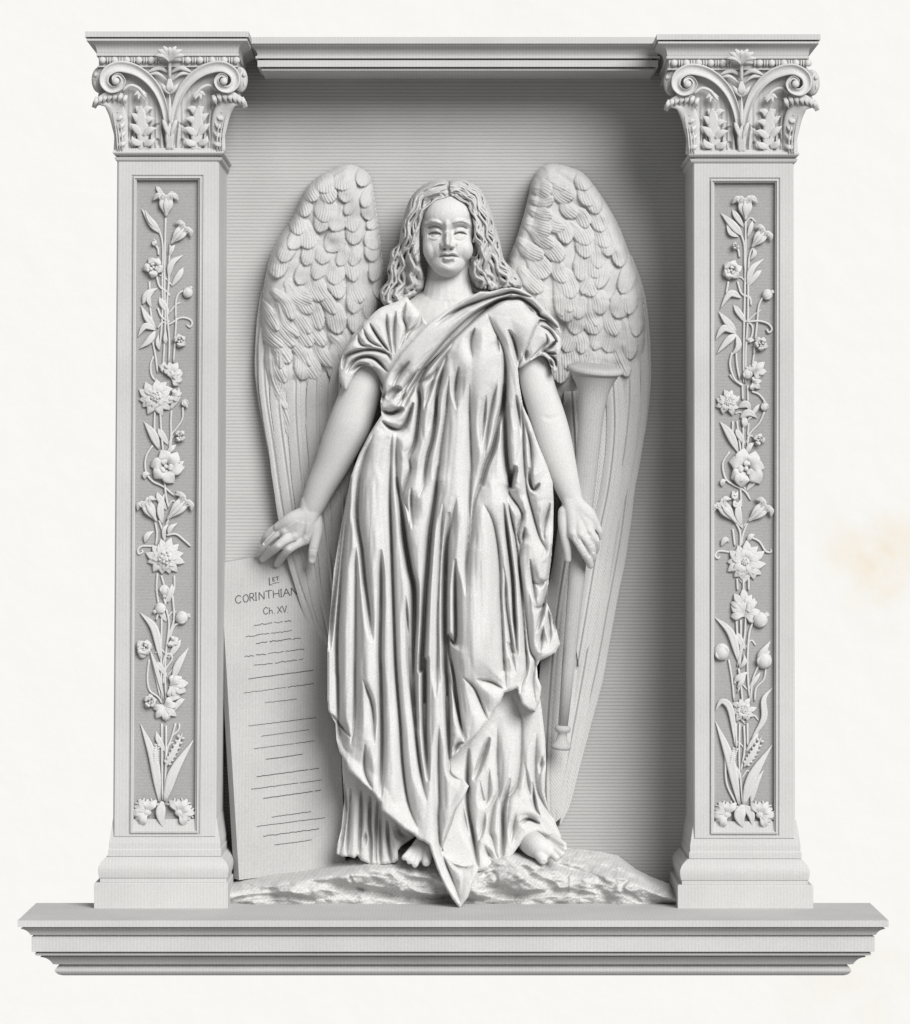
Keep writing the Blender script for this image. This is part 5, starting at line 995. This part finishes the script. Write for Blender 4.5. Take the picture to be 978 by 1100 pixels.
Rm = [K1((320, 640), (360, 540), (430, 440), (520, 350), (620, 270), (720, 190), (830, 125), (900, 95)), K1((400, 640), (460, 530), (540, 430), (620, 350), (700, 250), (790, 170), (900, 110)), T(480, 240, 9.98, [(120, 850), (300, 790), (450, 740), (600, 718), (700, 708), (800, 725), (900, 770)]), T(480, 240, 9.98, [(300, 915), (450, 850), (600, 790), (700, 768), (800, 780), (900, 820), (975, 890)]),
      K1((570, 470), (530, 560), (525, 650)), K1((640, 440), (590, 560), (570, 700), (540, 830), (520, 940)), K1((560, 600), (520, 700), (515, 800), (530, 900), (500, 1050)), K1((665, 440), (640, 640), (625, 800), (610, 900), (570, 1050)), K1((740, 330), (740, 460), (735, 620), (735, 800), (700, 1000))+K3((745, 60), (735, 300), (722, 500)), K1((670, 640), (660, 850), (640, 1098)), K1((840, 300), (830, 500), (835, 700), (830, 1000)), K2((400, 480), (420, 560), (425, 640), (400, 780), (375, 900)), K2((440, 620), (400, 820), (350, 960)), 
      K2((475, 400), (510, 560), (530, 700), (552, 830), (530, 960), (500, 1060)), K2((420, 230), (465, 330), (490, 400), (515, 480), (525, 600)), K2((560, 150), (600, 220), (580, 310), (550, 390)), K2((585, 850), (590, 980), (570, 1098)), K2((480, 640), (490, 800), (510, 930)),
      K1((330, 680), (390, 650), (450, 560)), K1((290, 735), (350, 755), (410, 760), (450, 700)), K1((365, 810), (362, 950), (365, 1098)), K1((290, 820), (230, 900), (200, 980), (180, 1098)), K1((400, 830), (420, 930), (470, 860)), K1((240, 860), (170, 980), (120, 1098)),
      K3((235, 0), (205, 200), (180, 400), (168, 700), (168, 1098))+K5((165, 250), (155, 480)), K3((130, 520), (100, 800), (90, 1098))+K5((88, 300), (85, 400)), K3((160, 330), (135, 560), (120, 760)), K3((290, 40), (285, 250), (310, 450), (320, 650)), K3((232, 640), (240, 850), (250, 1098))+K5((270, 300), (262, 560), (240, 700)), K3((320, 30), (352, 150), (372, 350), (383, 600), (378, 900), (383, 1098))+K5((400, 300), (408, 560), (400, 760), (420, 900)),
      K3((412, 0), (425, 200), (437, 380), (447, 560), (458, 750), (465, 950))+K5((462, 100), (480, 300), (503, 550), (530, 800), (560, 1000)), K3((500, 700), (505, 900), (510, 1098)), K3((465, 190), (487, 300)), K3((540, 100), (525, 250), (525, 380), (540, 430), (570, 400)), K3((600, 60), (585, 200), (570, 330)), K3((620, 180), (585, 380), (560, 560), (545, 700), (545, 850)), K3((555, 900), (548, 1098))+K5((555, 200), (570, 500)),
      K3((672, 0), (655, 250), (635, 500), (628, 800), (620, 1098))+K5((615, 400), (628, 700), (640, 900), (650, 1098)), K3((690, 250), (678, 500), (668, 800), (665, 1098))+K5((668, 300), (680, 600), (690, 900)), K7((640, 560), (655, 680), (700, 820), (760, 950)), K3((780, 200), (770, 500), (765, 800), (765, 1098))+K5((775, 150), (790, 280), (820, 420), (810, 560)), K5((700, 150), (725, 350), (750, 480), (780, 570)), K3((870, 250), (850, 500), (850, 800), (850, 1098)), K4((285, 230), (290, 400), (300, 700), (290, 1000)),
      K4((330, 90), (370, 200), (395, 380), (430, 560), (440, 800), (455, 1098)), K4((400, 60), (415, 200), (450, 380), (480, 560), (495, 800), (510, 1000))+K6((510, 80), (515, 190)), K4((395, 600), (405, 800), (430, 1000))+K6((430, 150), (445, 290)), K4((505, 190), (470, 280), (475, 330)), K4((480, 20), (460, 90), (520, 145), (545, 350), (560, 480), (585, 610), (620, 625), (650, 580), (662, 470)), K4((535, 60), (550, 160), (600, 140), (655, 85)), K4((640, 390), (640, 460), (610, 520)), K4((600, 190), (590, 300)), K4((528, 300), (532, 560), (548, 800), (555, 1000))+K6((555, 200), (570, 340)), K4((570, 715), (605, 745), (630, 700)), K4((555, 540), (580, 660), (620, 680)), K4((630, 800), (660, 960)), K4((650, 770), (685, 880), (700, 960)), K4((590, 960), (610, 1010)),
      K6((215, 400), (260, 480), (240, 560)), K6((150, 150), (180, 300), (200, 450), (215, 560)), K6((170, 220), (230, 330), (280, 450)), K6((330, 350), (370, 320)), K6((125, 500), (140, 600)), K6((590, 270), (590, 360)), K6((530, 300), (540, 390)), K7((820, 300), (800, 370), (740, 470), (690, 640)), K7((700, 400), (690, 560)), K7((860, 770), (820, 860), (790, 940)), K7((740, 790), (760, 900)), K5((60, 410), (110, 470), (190, 548)), K5((165, 690), (240, 780), (330, 860)), K5((350, 940), (440, 1010), (500, 1060)), K5((320, 500), (320, 760))]
folds(F, Rm+Rsash, Vm+Vsash, k=1.85, cap=9.5, sm=.85, deep=[(Vm[0], 4.2, 10), (Vm[4], 2.8, 4), (Vm[3], 2, 2.2), (Vm[12], 4, 7), (Vm[13], 5, 10), (Vm[5], 3.5, 6), (Vm[7], 3, 5), (Vm[18], 5, 7), (Vm[19], 4.5, 7), (Vm[20], 3.5, 5), (Vm[15], 4, 3),
     (Vm[26], 3.5, 5), (Vm[27], 3, 4), (Vm[28], 4.5, 5), (Vm[29], 4.5, 6), (Vm[31], 3, 4), (Vm[32], 5.5, 13), (Vm[33], 3, 4), (Vm[38], 5, 12), (Vm[41], 5, 11), (Vm[42], 3.4, 6), (Vm[48], 3, 6), (Vm[50], 5, 8), (Vm[52], 3, 4), (Vm[47], 2, 2), (Vm[56], 3, 4)])
# turned-back dark pocket of the hem
F.H += -14*np.exp(-(((F.X-366)/7)**2+((F.Y-790)/14)**2))-8*np.exp(-(((F.X-556)/9)**2+((F.Y-535)/10)**2)**1.5)
F.mesh('mantle', poly, -50, 'marble', angel)
# ================================================================== CAMERA, LIGHT
sc = bpy.context.scene
cam = bpy.data.cameras.new('camera'); co = bpy.data.objects.new('camera', cam); C.objects.link(co)
co.location = (0, -L*S, 0); co.rotation_euler = (math.pi/2, 0, 0)
cam.sensor_fit = 'HORIZONTAL'; cam.sensor_width = 36; cam.lens = 36*L/978.0; cam.clip_end = 500; cam.clip_start = .1
sc.camera = co
w = bpy.data.worlds.new('World'); sc.world = w; w.use_nodes = True
w.node_tree.nodes['Background'].inputs[0].default_value = (1, 1, 1, 1); w.node_tree.nodes['Background'].inputs[1].default_value = WORLD
sun = bpy.data.lights.new('sun', 'SUN'); so = bpy.data.objects.new('sun', sun); C.objects.link(so)
sun.energy = SUN; sun.angle = math.radians(SANG); sun.color = (1, .995, .985)
from mathutils import Vector
so.rotation_euler = Vector(SDIR).to_track_quat('Z', 'Y').to_euler()
sc.view_settings.view_transform = 'Standard'; sc.view_settings.look = 'None'; sc.view_settings.exposure = 0; sc.view_settings.gamma = 1
